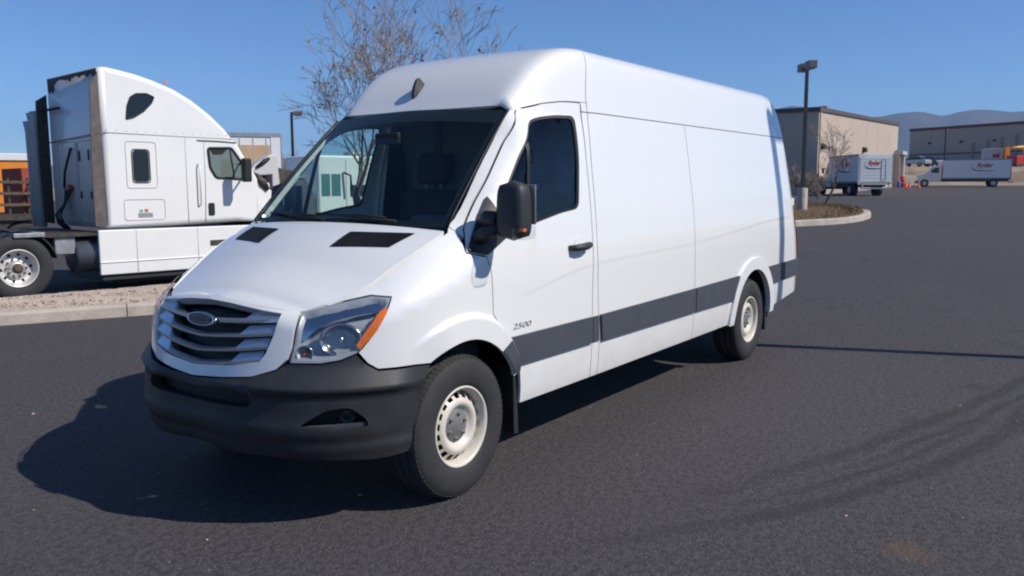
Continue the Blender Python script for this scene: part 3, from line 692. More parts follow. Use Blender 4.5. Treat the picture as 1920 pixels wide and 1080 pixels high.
# ---- wheels
def make_wheel(parent, cx, sd):
    cy = -.845*sd
    def Y(a): return cy-a*sd     # a outward
    w = empty('wheel', (0, 0, 0)); w.parent = parent
    ty = MB(); R0 = .384
    prof = [(.212, .095), (.222, .112), (.245, .122), (.285, .128), (.325, .125), (.352, .116), (.368, .104), (.377, .090), (R0-.003, .072), (R0-.002, .068), (R0-.012, .064), (R0-.012, .052), (R0, .048), (R0, .010), (R0-.012, .006), (R0-.012, -.006), (R0, -.010), (R0, -.048), (R0-.012, -.052), (R0-.012, -.064), (R0-.002, -.068), (R0-.003, -.072), (.377, -.090), (.352, -.116), (.285, -.128), (.222, -.112), (.212, -.095)]
    ty.lathe([(r, Y(a)) for r, a in prof], 72, (cx, 0, R0-.004))
    # shoulder lugs
    for k in range(72):
        t = 2*math.pi*k/72; c, s_ = math.cos(t), math.sin(t); tx, tz = -s_, c
        for a0, a1 in ((.074, .108), (-.108, -.074)):
            V_ = []
            for da in (-.010, .010):
                for aa, rr_ in ((a0 if a0 > 0 else a1, R0+.0005), (a1 if a0 > 0 else a0, .369)):
                    V_.append((cx+rr_*c+tx*da, Y(aa), R0-.004+rr_*s_+tz*da)); V_.append((cx+(rr_-.012)*c+tx*da, Y(aa), R0-.004+(rr_-.012)*s_+tz*da))
            ty.add(V_, [(0, 2, 6, 4), (0, 1, 3, 2), (4, 6, 7, 5), (2, 3, 7, 6), (0, 4, 5, 1)])
    ty.build('tyre', M['rubber'], w)
    zc = R0-.004; rm = MB()
    rm.lathe([(r, Y(a)) for r, a in [(.214, .098), (.219, .108), (.216, .114), (.207, .113), (.200, .100), (.193, .086), (.188, .060), (.186, .03), (.186, -.09)]], 64, (cx, 0, zc))
    # dished disc with a ring of openings
    rings = [(.187, .050), (.182, .060), (.174, .066), (.163, .076), (.153, .086), (.143, .094), (.131, .098), (.119, .096), (.107, .086), (.095, .072), (.084, .068)]
    n = 90; V_ = []; F_ = []
    for r, a in rings:
        for k in range(n): t = 2*math.pi*k/n; V_.append((cx+r*math.cos(t), Y(a), zc+r*math.sin(t)))
    for i in range(len(rings)-1):
        for k in range(n):
            if i in (1, 2, 3) and (k % 5) in (1, 2, 3): continue
            F_.append((i*n+k, (i+1)*n+k, (i+1)*n+(k+1) % n, i*n+(k+1) % n))
    rm.add(V_, F_, True); rim = rm.build('rim', M['rim_white'], w)
    db = MB(); db.lathe([(.001, Y(-.02)), (.184, Y(-.02)), (.184, Y(-.03))], 32, (cx, 0, zc)); db.build('brake_disc', M['black'], w)
    hc = MB(); hc.lathe([(.001, Y(.080)), (.048, Y(.080)), (.056, Y(.074)), (.088, Y(.071)), (.096, Y(.062))], 40, (cx, 0, zc))
    for k in range(6):
        t = 2*math.pi*(k+.3)/6; x_, z_ = cx+.066*math.cos(t), zc+.066*math.sin(t)
        hc.lathe([(.001, Y(.090)), (.0095, Y(.088)), (.0105, Y(.060))], 8, (x_, 0, z_))
    hc.build('hub_cap', M['hub'], w)
    return w
for cx in (0, WB):
    for sd in (1, -1): make_wheel(van, cx, sd)
# wheel wells, floor pan, mud flaps
for cx, r in ((0, .505), (WB, .515)):
    for sd in (1, -1):
        ww = MB(); n = 20; V_ = []; F_ = []
        for y in ((-.85 if cx == 0 else -.955)*sd, -.55*sd):
            for k in range(n+1): t = math.radians(-5+190*k/n); V_.append((cx+r*math.cos(t), y, .38+r*math.sin(t)))
        for k in range(n): F_.append((k, k+1, n+2+k, n+1+k))
        F_.append(tuple(n+1+k for k in range(n+1)))
        ww.add(V_, F_, True).build('wheel_well', M['black'], van)
        fx = cx+.50 if cx == 0 else cx+.46
        MB().prism([(fx-.02, .22), (fx+.025, .215), (fx+.0, .62), (fx-.03, .62)], -.955*sd, -.70*sd).build('mud_flap', M['plastic'], van, .006)
box('floor_pan', (.55, -.86, .36), (3.78, .86, .46), M['black'], van)
box('floor_pan', (4.86, -.86, .42), (5.62, .86, .50), M['black'], van)
box('engine_bay', (-.62, -.50, .36), (.5, .50, .98), M['black'], van)
MB().tube([(0, -.7, .37), (0, .7, .37)], .05, 10).build('axle', M['steel_dark'], van)
MB().tube([(WB, -.7, .37), (WB, .7, .37)], .06, 10).build('axle', M['steel_dark'], van)

# ---- cab interior
box('cab_floor', (.1, -.84, .50), (1.46, .84, .56), M['black'], van)
dsh = MB(); dsh.prism([(.06, 1.36), (.16, 1.405), (.42, 1.40), (.56, 1.35), (.60, 1.22), (.52, .9), (.30, .6), (.06, .6)], -.80, .80); dash = dsh.build('dashboard', M['dash'], van, .03, 3)
MB().prism([(.40, 1.38), (.58, 1.36), (.60, 1.46), (.47, 1.475)], -.62, -.20).build('instrument_hood', M['dash'], dash, .02)
MB().prism([(.44, .70), (.72, .70), (.66, 1.28), (.55, 1.33)], -.14, .16).build('console', M['dash'], dash, .02)
MB().add([(.10, .02, 1.415), (.16, .42, 1.415), (.40, .40, 1.425), (.33, .00, 1.425)], [(0, 1, 2, 3)]).build('dash_reflection', M['partition'], dash)  # pale sheet added to stand in for a dash reflection in the windscreen
MB().add([(.08, -.30, 1.412), (.07, -.05, 1.412), (.30, -.06, 1.43), (.30, -.28, 1.43)], [(0, 1, 2, 3)]).build('dash_reflection', M['galv'], dash)  # second added sheet, imitates the other reflection streak in the glass
sw = MB(); c = Vector((.72, -.42, 1.26)); ax = Vector((.55, 0, .83)).normalized(); e1 = Vector((0, 1, 0)); e2 = ax.cross(e1)
sw.tube([c+(e1*math.cos(2*math.pi*k/28)+e2*math.sin(2*math.pi*k/28))*.195 for k in range(29)], .016, 8, False)
for a in (0, 120, 240): sw.tube([c, c+(e1*math.cos(math.radians(a+90))+e2*math.sin(math.radians(a+90)))*.19], .018, 6)
sw.tube([c, Vector((.52, -.42, 1.12))], .035, 8); sw.build('steering_wheel', M['black'], van)
for y0 in (-.43, .43):
    st = empty('seat', (0, 0, 0)); st.parent = van
    MB().prism([(.85, .80), (.88, .98), (1.32, .93), (1.34, .76)], y0-.26, y0+.26).build('cushion', M['seat'], st, .06, 3)
    MB().prism([(1.24, .90), (1.34, .88), (1.46, 1.55), (1.44, 1.62), (1.34, 1.62), (1.31, 1.5)], y0-.25, y0+.25).build('backrest', M['seat'], st, .06, 3)
    MB().prism([(1.36, 1.66), (1.46, 1.66), (1.48, 1.88), (1.39, 1.89)], y0-.15, y0+.15).build('headrest', M['seat'], st, .05, 3)
    for dy in (-.07, .07): MB().tube([(1.41, y0+dy, 1.58), (1.42, y0+dy, 1.70)], .01, 6).build('headrest_post', M['galv'], st)
    MB().box((.9, y0-.22, .56), (1.30, y0+.22, .80)).build('seat_base', M['black'], st, .02)
pt = MB(); pt.prism([(-.84, .56), (.84, .56), (.86, 1.3), (.80, 2.1), (.66, 2.42), (-.66, 2.42), (-.80, 2.1), (-.86, 1.3)], 1.50, 1.53, 'yz'); pt.build('bulkhead', M['bulkhead'], van)
for y0 in (-.45, .45): box('bulkhead_rib', (1.480, y0-.03, .6), (1.50, y0+.03, 2.3), M['trim_grey'], van)
for sd in (1, -1):
    MB().tube([(1.46, -.80*sd, 1.9), (1.44, -.74*sd, 1.3), (1.40, -.70*sd, .8)], .024, 6).build('seat_belt', M['black'], van)
    MB().prism([(.80, 2.075), (.80, 2.095), (.98, 2.07), (.98, 2.05)], -.62*sd, -.14*sd).build('sun_visor', M['trim_grey'], van, .01)
MB().box((.47, -.10, 1.90), (.50, .10, 1.97)).build('interior_mirror', M['black'], van, .01)

# ------------------------------------------------------------------ terrain
KA = np.array([1.18, 7.07]); KD = np.array([.902, -.4315]); KN = np.array([.4315, .902])   # kerb line of the gravel strip
g_right = pchip([0, 9, 20, 30, 45, 74, 100, 126, 132, 170, 260, 600, 6000], [0, 0, .24, .5, .66, .82, 1.25, 1.7, 4.1, 5.6, 6.5, 8, 8])
def G(x, y):
    x = np.asarray(x, float); y = np.asarray(y, float)
    D = (x-CAM[0])*math.cos(YAW)+(y-CAM[1])*math.sin(YAW); L = (x-CAM[0])*math.sin(YAW)-(y-CAM[1])*math.cos(YAW)
    k = (x-KA[0])*KN[0]+(y-KA[1])*KN[1]
    left = -.13*sm((k-.6)/1.2)
    t = sm((L-.02*D+1.0)/7.0)*sm((D-8)/3)
    return left*(1-t)+g_right(np.maximum(D, 0))*t
def Gz(p): return float(G(p[0], p[1]))
def gsite(D, L, dz=0.):
    p = site(D, L); p.z = Gz(p)+dz; return p

TRACKS = [(3.99, 3.30, 6.58, .085, -.5, 3.2), (3.99, 3.30, 6.40, .045, .2, 2.4), (7.36, 13.79, 17.12, .08, .5, 6.), (7.36, 13.79, 17.30, .045, 1.2, 5.)]
# asphalt material: aggregate grain, patchy wear, two dark tyre tracks
m, n, l, p = new_mat('asphalt'); tc = n.new('ShaderNodeTexCoord')
def noise(scale, det=6, rough=.6, src=None):
    z = n.new('ShaderNodeTexNoise'); z.inputs['Scale'].default_value = scale; z.inputs['Detail'].default_value = det; z.inputs['Roughness'].default_value = rough
    l.new((src or tc.outputs['Object']), z.inputs['Vector']); return z.outputs[0]
def mrange(sock, a, b, c, d):
    r = n.new('ShaderNodeMapRange'); r.inputs[1].default_value = a; r.inputs[2].default_value = b; r.inputs[3].default_value = c; r.inputs[4].default_value = d; l.new(sock, r.inputs[0]); return r.outputs[0]
def math2(op, a, b):
    q = n.new('ShaderNodeMath'); q.operation = op
    for i, s_ in enumerate((a, b)):
        if isinstance(s_, (int, float)): q.inputs[i].default_value = s_
        else: l.new(s_, q.inputs[i])
    return q.outputs[0]
def mixc(f, a, b):
    q = n.new('ShaderNodeMix'); q.data_type = 'RGBA'; l.new(f, q.inputs[0])
    for i, c in ((6, a), (7, b)):
        if isinstance(c, tuple): q.inputs[i].default_value = (*c, 1)
        else: l.new(c, q.inputs[i])
    return q.outputs[2]
grain = mrange(noise(60, 3, .75), .34, .66, 0, 1); grain2 = mrange(noise(24, 3, .75), .47, .59, 0, 1); patch = mrange(noise(.55, 6, .6), .32, .68, 0, 1); big = mrange(noise(.11, 4, .5), .35, .65, 0, 1)
col = mixc(grain, (.039, .0352, .0378), (.130, .1155, .122))
col = mixc(math2('MULTIPLY', grain2, .75), col, (.030, .0262, .027))
col = mixc(math2('MULTIPLY', patch, .42), col, (.082, .074, .077))
col = mixc(math2('MULTIPLY', big, .25), col, (.052, .047, .049))
sep = n.new('ShaderNodeSeparateXYZ'); l.new(tc.outputs['Object'], sep.inputs[0])
wob = mrange(noise(.9, 5), .3, .7, -.05, .05)
def track(cx, cy, R, w, x0, x1):
    dx = math2('SUBTRACT', sep.outputs[0], cx); dy = math2('SUBTRACT', sep.outputs[1], cy)
    d = math2('SQRT', math2('ADD', math2('MULTIPLY', dx, dx), math2('MULTIPLY', dy, dy)), 0)
    e = math2('ABSOLUTE', math2('ADD', math2('SUBTRACT', d, R), wob), 0)
    b = mrange(e, w, w*.4, 0, 1); gate = math2('MULTIPLY', mrange(sep.outputs[0], x0, x0+1.2, 0, 1), mrange(sep.outputs[0], x1, x1+2.2, 1, .0))
    return math2('MULTIPLY', math2('MULTIPLY', b, gate), mrange(noise(7, 4, .7), .34, .56, .45, 1))
for (cx, cy, R, w, x0, x1) in TRACKS: col = mixc(math2('MULTIPLY', track(cx, cy, R, w, x0, x1), .62), col, (.028, .025, .026))
stain = mrange(noise(1.3, 5, .65), .61, .70, 0, .5); col = mixc(stain, col, (.036, .032, .033))
worn = mrange(noise(.8, 7, .7), .60, .72, 0, .4); col = mixc(worn, col, (.125, .112, .112))
# rusty stain by the lower edge
dx = math2('SUBTRACT', sep.outputs[0], .62); dy = math2('SUBTRACT', sep.outputs[1], -3.03)
st = mrange(math2('ADD', math2('SQRT', math2('ADD', math2('MULTIPLY', dx, dx), math2('MULTIPLY', dy, dy)), 0), mrange(noise(14, 4), .3, .7, -.07, .07)), .05, .14, .7, 0)
col = mixc(st, col, (.115, .078, .058))
l.new(col, p.inputs['Base Color']); p.inputs['Roughness'].default_value = .88; p.inputs['Specular IOR Level'].default_value = .35
bp = n.new('ShaderNodeBump'); bp.inputs['Strength'].default_value = .55; bp.inputs['Distance'].default_value = .012
l.new(math2('ADD', grain, math2('MULTIPLY', grain2, .7)), bp.inputs['Height']); l.new(bp.outputs[0], p.inputs['Normal'])
M['asphalt'] = m
M['dry_ground'] = mat('dry_ground', (.27, .215, .16), 1., var=.25, vscale=.05)

def sheet(name, Ds, As, dz, material):
    """fan of ground around the camera foot point"""
    V = []; F = []
    for d in Ds:
        for a in As:
            x = CAM[0]+d*math.cos(a); y = CAM[1]+d*math.sin(a); V.append((x, y, float(G(x, y))+dz))
    na = len(As)
    for i in range(len(Ds)-1):
        for j in range(na-1): F.append((i*na+j, (i+1)*na+j, (i+1)*na+j+1, i*na+j+1))
    o = MB().add(V, F, True).build(name, material, None, fix=False)
    return tag(o, kind='structure')
full = np.linspace(0, 2*math.pi, 181)
sheet('ground', [0.01]+list(np.geomspace(2, 9000, 60)), full, -.06, M['dry_ground'])
fan = np.linspace(YAW-math.radians(60), YAW+math.radians(60), 121)
lot = sheet('parking_lot', [.01]+list(np.concatenate([np.arange(.5, 30, .5), np.arange(30, 126, 3)])), np.concatenate([fan, np.linspace(YAW+math.radians(62), YAW+math.radians(298), 60)]), 0, M['asphalt'])

# ---- gravel strip with its kerb
strip_root = empty('gravel_strip', (KA[0], KA[1], 0), 0, 'raised strip of pinkish gravel with concrete kerb in front of the semi truck', 'planting strip')
def kpt(t, k, z): q = KA+KD*t+KN*k; return (q[0]-KA[0], q[1]-KA[1], z)
T0, T1 = -14.0, 7.5
kprof = [(0, -.02), (.012, .115), (.03, .142), (.06, .15), (.17, .15), (.185, .10)]
def kerb_piece(t0, t1, path=None):
    V_ = []; F_ = []; N_ = 6; m_ = len(kprof)
    for i in range(N_+1):
        t = t0+(t1-t0)*i/N_
        for k, z in kprof: V_.append(kpt(t, k+.012*math.sin(t*.7), z+.006*math.sin(t*1.3)))
    for i in range(N_):
        for j in range(m_-1): F_.append((i*m_+j, (i+1)*m_+j, (i+1)*m_+j+1, i*m_+j+1))
    F_.append(tuple(range(m_))); F_.append(tuple(N_*m_+j for j in range(m_))[::-1])
    return MB().add(V_, F_).build('kerb_stone', M['concrete'], strip_root)
t = T0
while t < T1-.1: kerb_piece(t+.006, t+2.2-.006); t += 2.2
KEND = t
# mound of gravel behind the kerb, its far edge parallel with the trucks
def strip_depth(t):
    q = KA+KD*t; # distance to the far edge line y = 8.75 - .085*(x-1.9)
    a = 8.72-.085*(q[0]-1.9)-q[1]; b = KN[1]+.085*KN[0]; return max(.6, a/b)*min(1., max(.25, (KEND+.6-t)/3.))
V_ = []; F_ = []; nk = 26; ts = np.arange(T0, KEND+.01, .12)
for t in ts:
    w = strip_depth(t)
    for j in range(nk+1):
        s_ = j/nk; k = .18+(w-.18)*s_
        z = .125+.085*math.sin(math.pi*min(1, s_*1.25))*(1 if s_ < .8 else (1-s_)/.2)+(.02*math.sin(t*2.1+j)+.015*math.sin(t*5.3+j*1.7))-.26*sm((s_-.85)/.15)
        V_.append(kpt(t, k, float(z)))
for i in range(len(ts)-1):
    for j in range(nk): F_.append((i*(nk+1)+j, (i+1)*(nk+1)+j, (i+1)*(nk+1)+j+1, i*(nk+1)+j+1))
MB().add(V_, F_, True).build('gravel_bed', M['gravel'], strip_root)
pb = MB(); oct_f = [(0, 2, 4), (2, 1, 4), (1, 3, 4), (3, 0, 4), (2, 0, 5), (1, 2, 5), (3, 1, 5), (0, 3, 5)]
for i in range(9000):
    t = rng.uniform(-7, 6.5); w = strip_depth(t); s_ = rng.uniform(.0, .86); k = .19+(w-.18)*s_
    z = .125+.085*math.sin(math.pi*min(1, s_*1.25))*(1 if s_ < .8 else (1-s_)/.2)+.01
    r = .007+.015*rng.random()**2; c = np.array(kpt(t, k, z)); e = rng.normal(size=(6, 3))*r*.25
    base_ = np.array([(1, 0, 0), (-1, 0, 0), (0, 1, 0), (0, -1, 0), (0, 0, .8), (0, 0, -.8)])*r*rng.uniform(.6, 1.3, size=3)
    pb.add(c+base_+e, oct_f)
tag(pb.build('gravel_stones', M['pebble'], strip_root, fix=False), kind='stuff')

# ------------------------------------------------------------------ bare trees
def bare_tree(name, base, height, seed, label, group=None, r0=.10, lean=(0, 0), spread=.55, forks=3, levels=5, clumps=0, split=.22, twig_r=.004, thin=False, vase=.0):
    rd = random.Random(seed); root = empty(name, base, 0, label, 'tree', group)
    tk = MB(); tw = MB(); tips = []
    def grow(p, d, L, r, lev):
        k = 5 if lev < 3 else 4 if lev < levels-1 else 3; pts = [p]; rads = [r]; q = p.copy(); dd = d.copy()
        for i in range(k):
            dd = (dd+Vector((rd.gauss(0, 1), rd.gauss(0, 1), rd.gauss(0, 1)))*(.05+.035*lev)+Vector((0, 0, .05+.03*vase if lev > 0 else 0))).normalized()
            q = q+dd*L/k; pts.append(q.copy()); rads.append(max(twig_r, r*(1-.42*(i+1)/k)))
        (tk if lev < 3 else tw).tube(pts, rads, 7 if lev == 0 else 5 if lev < 3 else 3, cap=False)
        if lev >= levels: tips.append(q); return
        nf = (forks+(1 if lev in (1, 2) else 0)) if (not thin or lev < 3) else rd.choice((2, 2, 3))
        for j in range(nf):
            i = k if j < 2 else rd.randint(max(1, k-3), k); b = pts[i]
            ax = Vector((rd.gauss(0, 1), rd.gauss(0, 1), rd.gauss(0, .35))); ax = (ax-dd*ax.dot(dd)).normalized()
            a = rd.uniform(.35, 1.)*spread*(1.25 if lev == 0 else 1.); nd = (dd*math.cos(a)+ax*math.sin(a)).normalized()
            grow(b, nd, L*rd.uniform(.62, .86), max(twig_r, rads[i]*rd.uniform(.52, .78)), lev+1)
    d0 = Vector((lean[0], lean[1], 1)).normalized(); grow(Vector((0, 0, -.1)), d0, height*split, r0, 0)
    tk.build('trunk', M['bark'], root, fix=False); tw.build('crown', M['twig'], root, fix=False)
    if clumps and tips:
        cm = MB()
        for q in rd.sample(tips, min(clumps, len(tips))):
            for _ in range(5):
                c = q+Vector((rd.gauss(0, .04), rd.gauss(0, .04), rd.gauss(0, .04))); e = [Vector((rd.gauss(0, .03), rd.gauss(0, .03), rd.gauss(0, .03))) for _ in range(3)]
                cm.add([c+x for x in e], [(0, 1, 2)])
        cm.build('dead_leaves', M['twig'], root, fix=False)
    return root
def on_strip(D, px): L = (px-960)/1581*D; p_ = site(D, L); p_.z = Gz(p_)-.02; return p_
TG = 'bare trees behind the van'
bare_tree('bare_tree', on_strip(20.5, 825), 8.4, 11, 'taller bare tree rising directly behind the middle of the van roof', TG, r0=.21, lean=(-.02, .03), spread=.54, forks=3, levels=6, clumps=50, split=.25, vase=.6, twig_r=.0065, thin=True)
bare_tree('bare_tree', on_strip(21.0, 690), 6.8, 31, 'lower bare tree behind the windscreen, spreading out past the van roof front', TG, r0=.17, lean=(-.10, .14), spread=.72, forks=3, levels=6, clumps=60, split=.25, vase=.4, twig_r=.0065, thin=True)

# ------------------------------------------------------------------ lamp posts
def lamp_post(loc, H, label, base_h=.9, heads=2, rz=0., pole_w=.075, base_r=.24, group='parking lot lamp posts'):
    r = empty('lamp_post', loc, rz, label, 'lamp post', group)
    if base_h: MB().lathe([(.001, base_h), (base_r-.03, base_h), (base_r, base_h-.04), (base_r, -.2)], 24, axis='z').build('footing', M['concrete'], r)
    w = pole_w; MB().add([(-w, -w, base_h), (w, -w, base_h), (w, w, base_h), (-w, w, base_h), (-w*.8, -w*.8, H), (w*.8, -w*.8, H), (w*.8, w*.8, H), (-w*.8, w*.8, H)], [(0, 3, 2, 1), (4, 5, 6, 7), (0, 1, 5, 4), (1, 2, 6, 5), (2, 3, 7, 6), (3, 0, 4, 7)]).build('pole', M['lamp_metal'], r, .01)
    box('base_plate', (-.16, -.16, base_h), (.16, .16, base_h+.03), M['lamp_metal'], r, .004)
    for k in range(heads):
        s_ = 1 if k == 0 else -1
        hd = MB().box((min(.12*s_, .62*s_), -.14, H-.20), (max(.12*s_, .62*s_), .14, H+.05)).build('lamp_head', M['lamp_head'], r, .02)
        MB().box((min(.16*s_, .58*s_), -.11, H-.215), (max(.16*s_, .58*s_), .11, H-.199)).build('lens', M['partition'], hd)
        MB().box((min(.05*s_, .13*s_), -.04, H-.12), (max(.05*s_, .13*s_), .04, H-.04)).build('arm', M['lamp_metal'], r)
    return r
lamp_post(gsite(29.2, 29.2*542/1581), 5.18, 'tall dark lamp post on round concrete footing, on the island right of the van', 1.05, 2, math.radians(35), .062, .17)
lamp_post(gsite(52, -52*405/1581), 6.2, 'lamp post with one head, seen above the semi and left of the van roof', 0, 1, math.radians(-50), .09)
lamp_post((6.55, -5.02, 0), 6.55, 'lamp post outside the frame whose shadow falls on the van rear', .9, 1, math.radians(0), .07)
lamp_post(gsite(118, 118*803/1581), 7.6, 'far thin lamp post in front of the long grey building', 0, 1, 0, .10)

# ------------------------------------------------------------------ island with kerb, dry grass, small tree
isl = [(25.0, 7.2), (25.6, 9.4), (26.8, 10.9), (28.6, 12.1), (30.4, 12.9), (31.6, 13.2), (33.4, 13.6), (35.6, 13.9), (37.5, 13.6), (39, 12.5), (39.5, 11), (39, 8), (34, 6), (28, 5.6)]
isl_root = empty('lot_island', gsite(31, 10), 0, 'kerbed lot island with dry brown grass under the right-hand lamp post', 'island')
ic = Vector(isl_root.location)
ipts = [site(a, b) for a, b in isl]; ring = []
for i in range(len(ipts)):
    a, b, c, d = ipts[i-1], ipts[i], ipts[(i+1) % len(ipts)], ipts[(i+2) % len(ipts)]
    for k in range(4):
        t = k/4; ring.append(.5*((2*b)+(c-a)*t+(2*a-5*b+4*c-d)*t*t+(3*b-a-3*c+d)*t**3))
cen = sum(ring, Vector())/len(ring)
for i in range(0, len(ring), 4):
    seg = [ring[(i+k) % len(ring)] for k in range(5)]; V_ = []; F_ = []
    for q in seg:
        nrm_ = (cen-q); nrm_.z = 0; nrm_.normalize(); z0 = Gz(q)
        for k, z in ((0, -.03), (.02, .15), (.06, .18), (.30, .18), (.32, .10)): w = q+nrm_*k; V_.append((w.x-ic.x, w.y-ic.y, z0+z-ic.z))
    for a in range(4):
        for b in range(4): F_.append((a*5+b, (a+1)*5+b, (a+1)*5+b+1, a*5+b+1))
    F_ += [(0, 1, 2, 3, 4), (24, 23, 22, 21, 20)]
    MB().add(V_, F_).build('kerb_stone', M['concrete'], isl_root)
M['dry_grass'] = mat('dry_grass', (.115, .070, .026), 1., var=.45, vscale=9., bump=.6, bscale=30)
V_ = [(cen.x-ic.x, cen.y-ic.y, Gz(cen)+.30-ic.z)]; F_ = []
for f_ in (.5, .97):
    for q in ring: w = cen+(q-cen)*f_; V_.append((w.x-ic.x, w.y-ic.y, Gz(w)+(.28 if f_ < .9 else .15)-ic.z))
nR = len(ring)
for i in range(nR): F_.append((0, 1+i, 1+(i+1) % nR)); F_.append((1+i, 1+nR+i, 1+nR+(i+1) % nR, 1+(i+1) % nR))
MB().add(V_, F_, True).build('soil_bed', M['dry_grass'], isl_root)
gm = MB()
for i in range(4500):
    a = rng.random(); q = ring[rng.integers(nR)]; q2 = ring[rng.integers(nR)]; w = cen+(q*(a)+q2*(1-a)-cen)*math.sqrt(rng.random())*.93
    z = Gz(w)+.16+.12*(1-(w-cen).length/9); h = rng.uniform(.03, .09); th = rng.uniform(0, 6.28); dx_, dy_ = math.cos(th)*.015, math.sin(th)*.015; lx, ly = rng.normal(0, .05, 2)
    c_ = w-ic; gm.add([(c_.x-dx_, c_.y-dy_, z-ic.z-.03), (c_.x+dx_, c_.y+dy_, z-ic.z-.03), (c_.x+lx, c_.y+ly, z-ic.z+h)], [(0, 1, 2)])
tag(gm.build('dry_grass', mat('grass_blade', (.15, .092, .032), 1., var=.3, vscale=3.), isl_root, fix=False), kind='stuff')
bare_tree('bare_tree', gsite(35.5, 35.5*583/1581, .2), 2.95, 5, 'small leaning bare tree on the kerbed island', None, r0=.07, lean=(.30, -.34), spread=.62, forks=3, levels=5, split=.36, twig_r=.006)
SG = 'bare twiggy shrubs in front of the tan building'
for i, (px, D_, h_, sd_) in enumerate(((1512, 47, 2.2, 3), (1532, 50, 1.5, 4), (1498, 44, 2.5, 12))):
    bare_tree('bare_shrub', gsite(D_, D_*(px-960)/1581), h_, sd_, ('reddish bare shrub right behind the tall lamp post', 'bare shrub left of the small leaning tree trunk', 'bare shrub against the dark end wall by the van rear')[i], SG, r0=.05, spread=.85, forks=4, levels=5, split=.25, twig_r=.006, vase=1.)

# ------------------------------------------------------------------ far trees and hills
FG = 'far bare trees on the left skyline'
for i, (px, D_, h_) in enumerate(((540, 75, 6.4), (560, 82, 7.0), (582, 78, 6.6), (603, 85, 7.2), (520, 88, 6.8), (6, 45, 4.4), (24, 48, 4.3))):
    L_ = D_*(px-960)/1581; q = gsite(D_, L_)
    nm = ('left of the lamp post, beside the tan-sided trailer', 'directly behind the far lamp post', 'right of the far lamp post', 'hidden mostly by the van pillar', 'behind the end of the tan-sided trailer', 'above the orange box at the frame edge', 'above the orange box, nearer the white sleeper cab')[i]
    bare_tree('far_tree', q, h_, 40+i, 'far bare tree '+nm, FG, r0=.13, spread=.75, forks=3, levels=5, split=.22, twig_r=.016, vase=.6)
M['hill'] = mat('hill', (.085, .078, .070), 1., var=.30, vscale=.004, detail=8)
ridge_px = [(-1400, 330), (-400, 318), (0, 312), (400, 300), (900, 290), (1300, 235), (1440, 212), (1470, 204), (1500, 207), (1540, 216), (1600, 228), (1640, 225), (1690, 216), (1715, 216), (1740, 221), (1760, 225), (1790, 215), (1820, 212), (1850, 213), (1880, 217), (1910, 216), (1960, 205), (2100, 200), (2400, 214), (3200, 230)]
def ridge(name, rows, label=None):
    V_ = []; F_ = []; nn_ = 260; r2 = np.random.default_rng(4); fx = np.array([a for a, b in ridge_px]); fy = np.array([b for a, b in ridge_px])
    xs = np.linspace(-1200, 3000, nn_); jag = np.convolve(r2.normal(size=nn_+8), np.ones(5)/5, 'same')[4:4+nn_]
    for D_, k, off in rows:
        for i, x in enumerate(xs):
            L_ = (x-960)/1581*D_; ztop = 1.65+(347-np.interp(x, fx, fy))/1581*D_
            z = ztop*k+off+jag[i]*D_*.0011*k+(D_*.004*math.sin(i*.9+D_)*(.3 if k < .95 else 0)); q = site(D_, L_); V_.append((q.x, q.y, z))
    for a in range(len(rows)-1):
        for i in range(nn_-1): F_.append((a*nn_+i, a*nn_+i+1, (a+1)*nn_+i+1, (a+1)*nn_+i))
    return tag(MB().add(V_, F_, True).build(name, M['hill'], None, fix=False), kind='structure')
ridge('hills', [(2300, .0, -5), (2500, .22, 0), (2700, .50, 0), (2850, .72, 0), (3000, 1., 0), (3300, .85, 0), (3800, 0., -5)])

# ------------------------------------------------------------------ white sleeper tractor behind the strip
SG0 = -.13
semi = empty('semi_truck', (4.01, 9.95, SG0), math.radians(-7.3), 'white sleeper cab semi truck with damaged nose parked behind the gravel strip', 'truck')
W2 = 2.35      # local y: 0 = side towards the van, positive = far side; local z from the truck's own ground
def zz(z): return z-SG0
prof = [(.16, zz(.955)), (.16, zz(2.53)), (.16, zz(3.58)), (.30, zz(3.605)), (.46, zz(3.585)), (.78, zz(3.53)), (1.09, zz(3.45)), (1.44, zz(3.33)), (1.76, zz(3.165)), (2.09, zz(2.935)), (2.37, zz(2.69)), (2.52, zz(2.51)), (2.62, zz(2.42)), (2.80, zz(2.12)), (3.02, zz(1.78)), (3.02, zz(.98)), (2.55, zz(.985)), (1.31, zz(.95))]
def loft_body(name, prof, y0, y1, round_, m, parent, tumble=None):
    """extruded side profile with a rounded transition to both flanks"""
    V_ = []; F_ = []; n_ = len(prof); c = np.array(prof).mean(0)
    ys = []
    for k in range(5):
        a = math.pi/2*k/4; ys.append((round_*(1-math.sin(a)), round_*(1-math.cos(a))))
    rows = [(y0+b, a) for a, b in ys]+[(y1-b, a) for a, b in ys[::-1]]
    P_ = np.array(prof)
    nx_ = np.roll(P_, -1, 0)-np.roll(P_, 1, 0); nrm_ = np.stack([-nx_[:, 1], nx_[:, 0]], 1); nrm_ /= np.linalg.norm(nrm_, axis=1, keepdims=True)
    if ((P_-c)*nrm_).sum() < 0: nrm_ = -nrm_
    for y, ins in rows:
        Q = P_-nrm_*ins
        for q in Q: V_.append((q[0], y, q[1]))
    for i in range(len(rows)-1):
        for j in range(n_): F_.append((i*n_+j, i*n_+(j+1) % n_, (i+1)*n_+(j+1) % n_, (i+1)*n_+j))
    F_.append(tuple(range(n_))); F_.append(tuple((len(rows)-1)*n_+j for j in range(n_))[::-1])
    mb = MB().add(V_, F_, True); mb.sm[-1] = mb.sm[-2] = False
    o = mb.build(name, m, parent); return o
cabin = loft_body('sleeper_cab', prof, 0, W2, .10, M['truck_white'], semi)
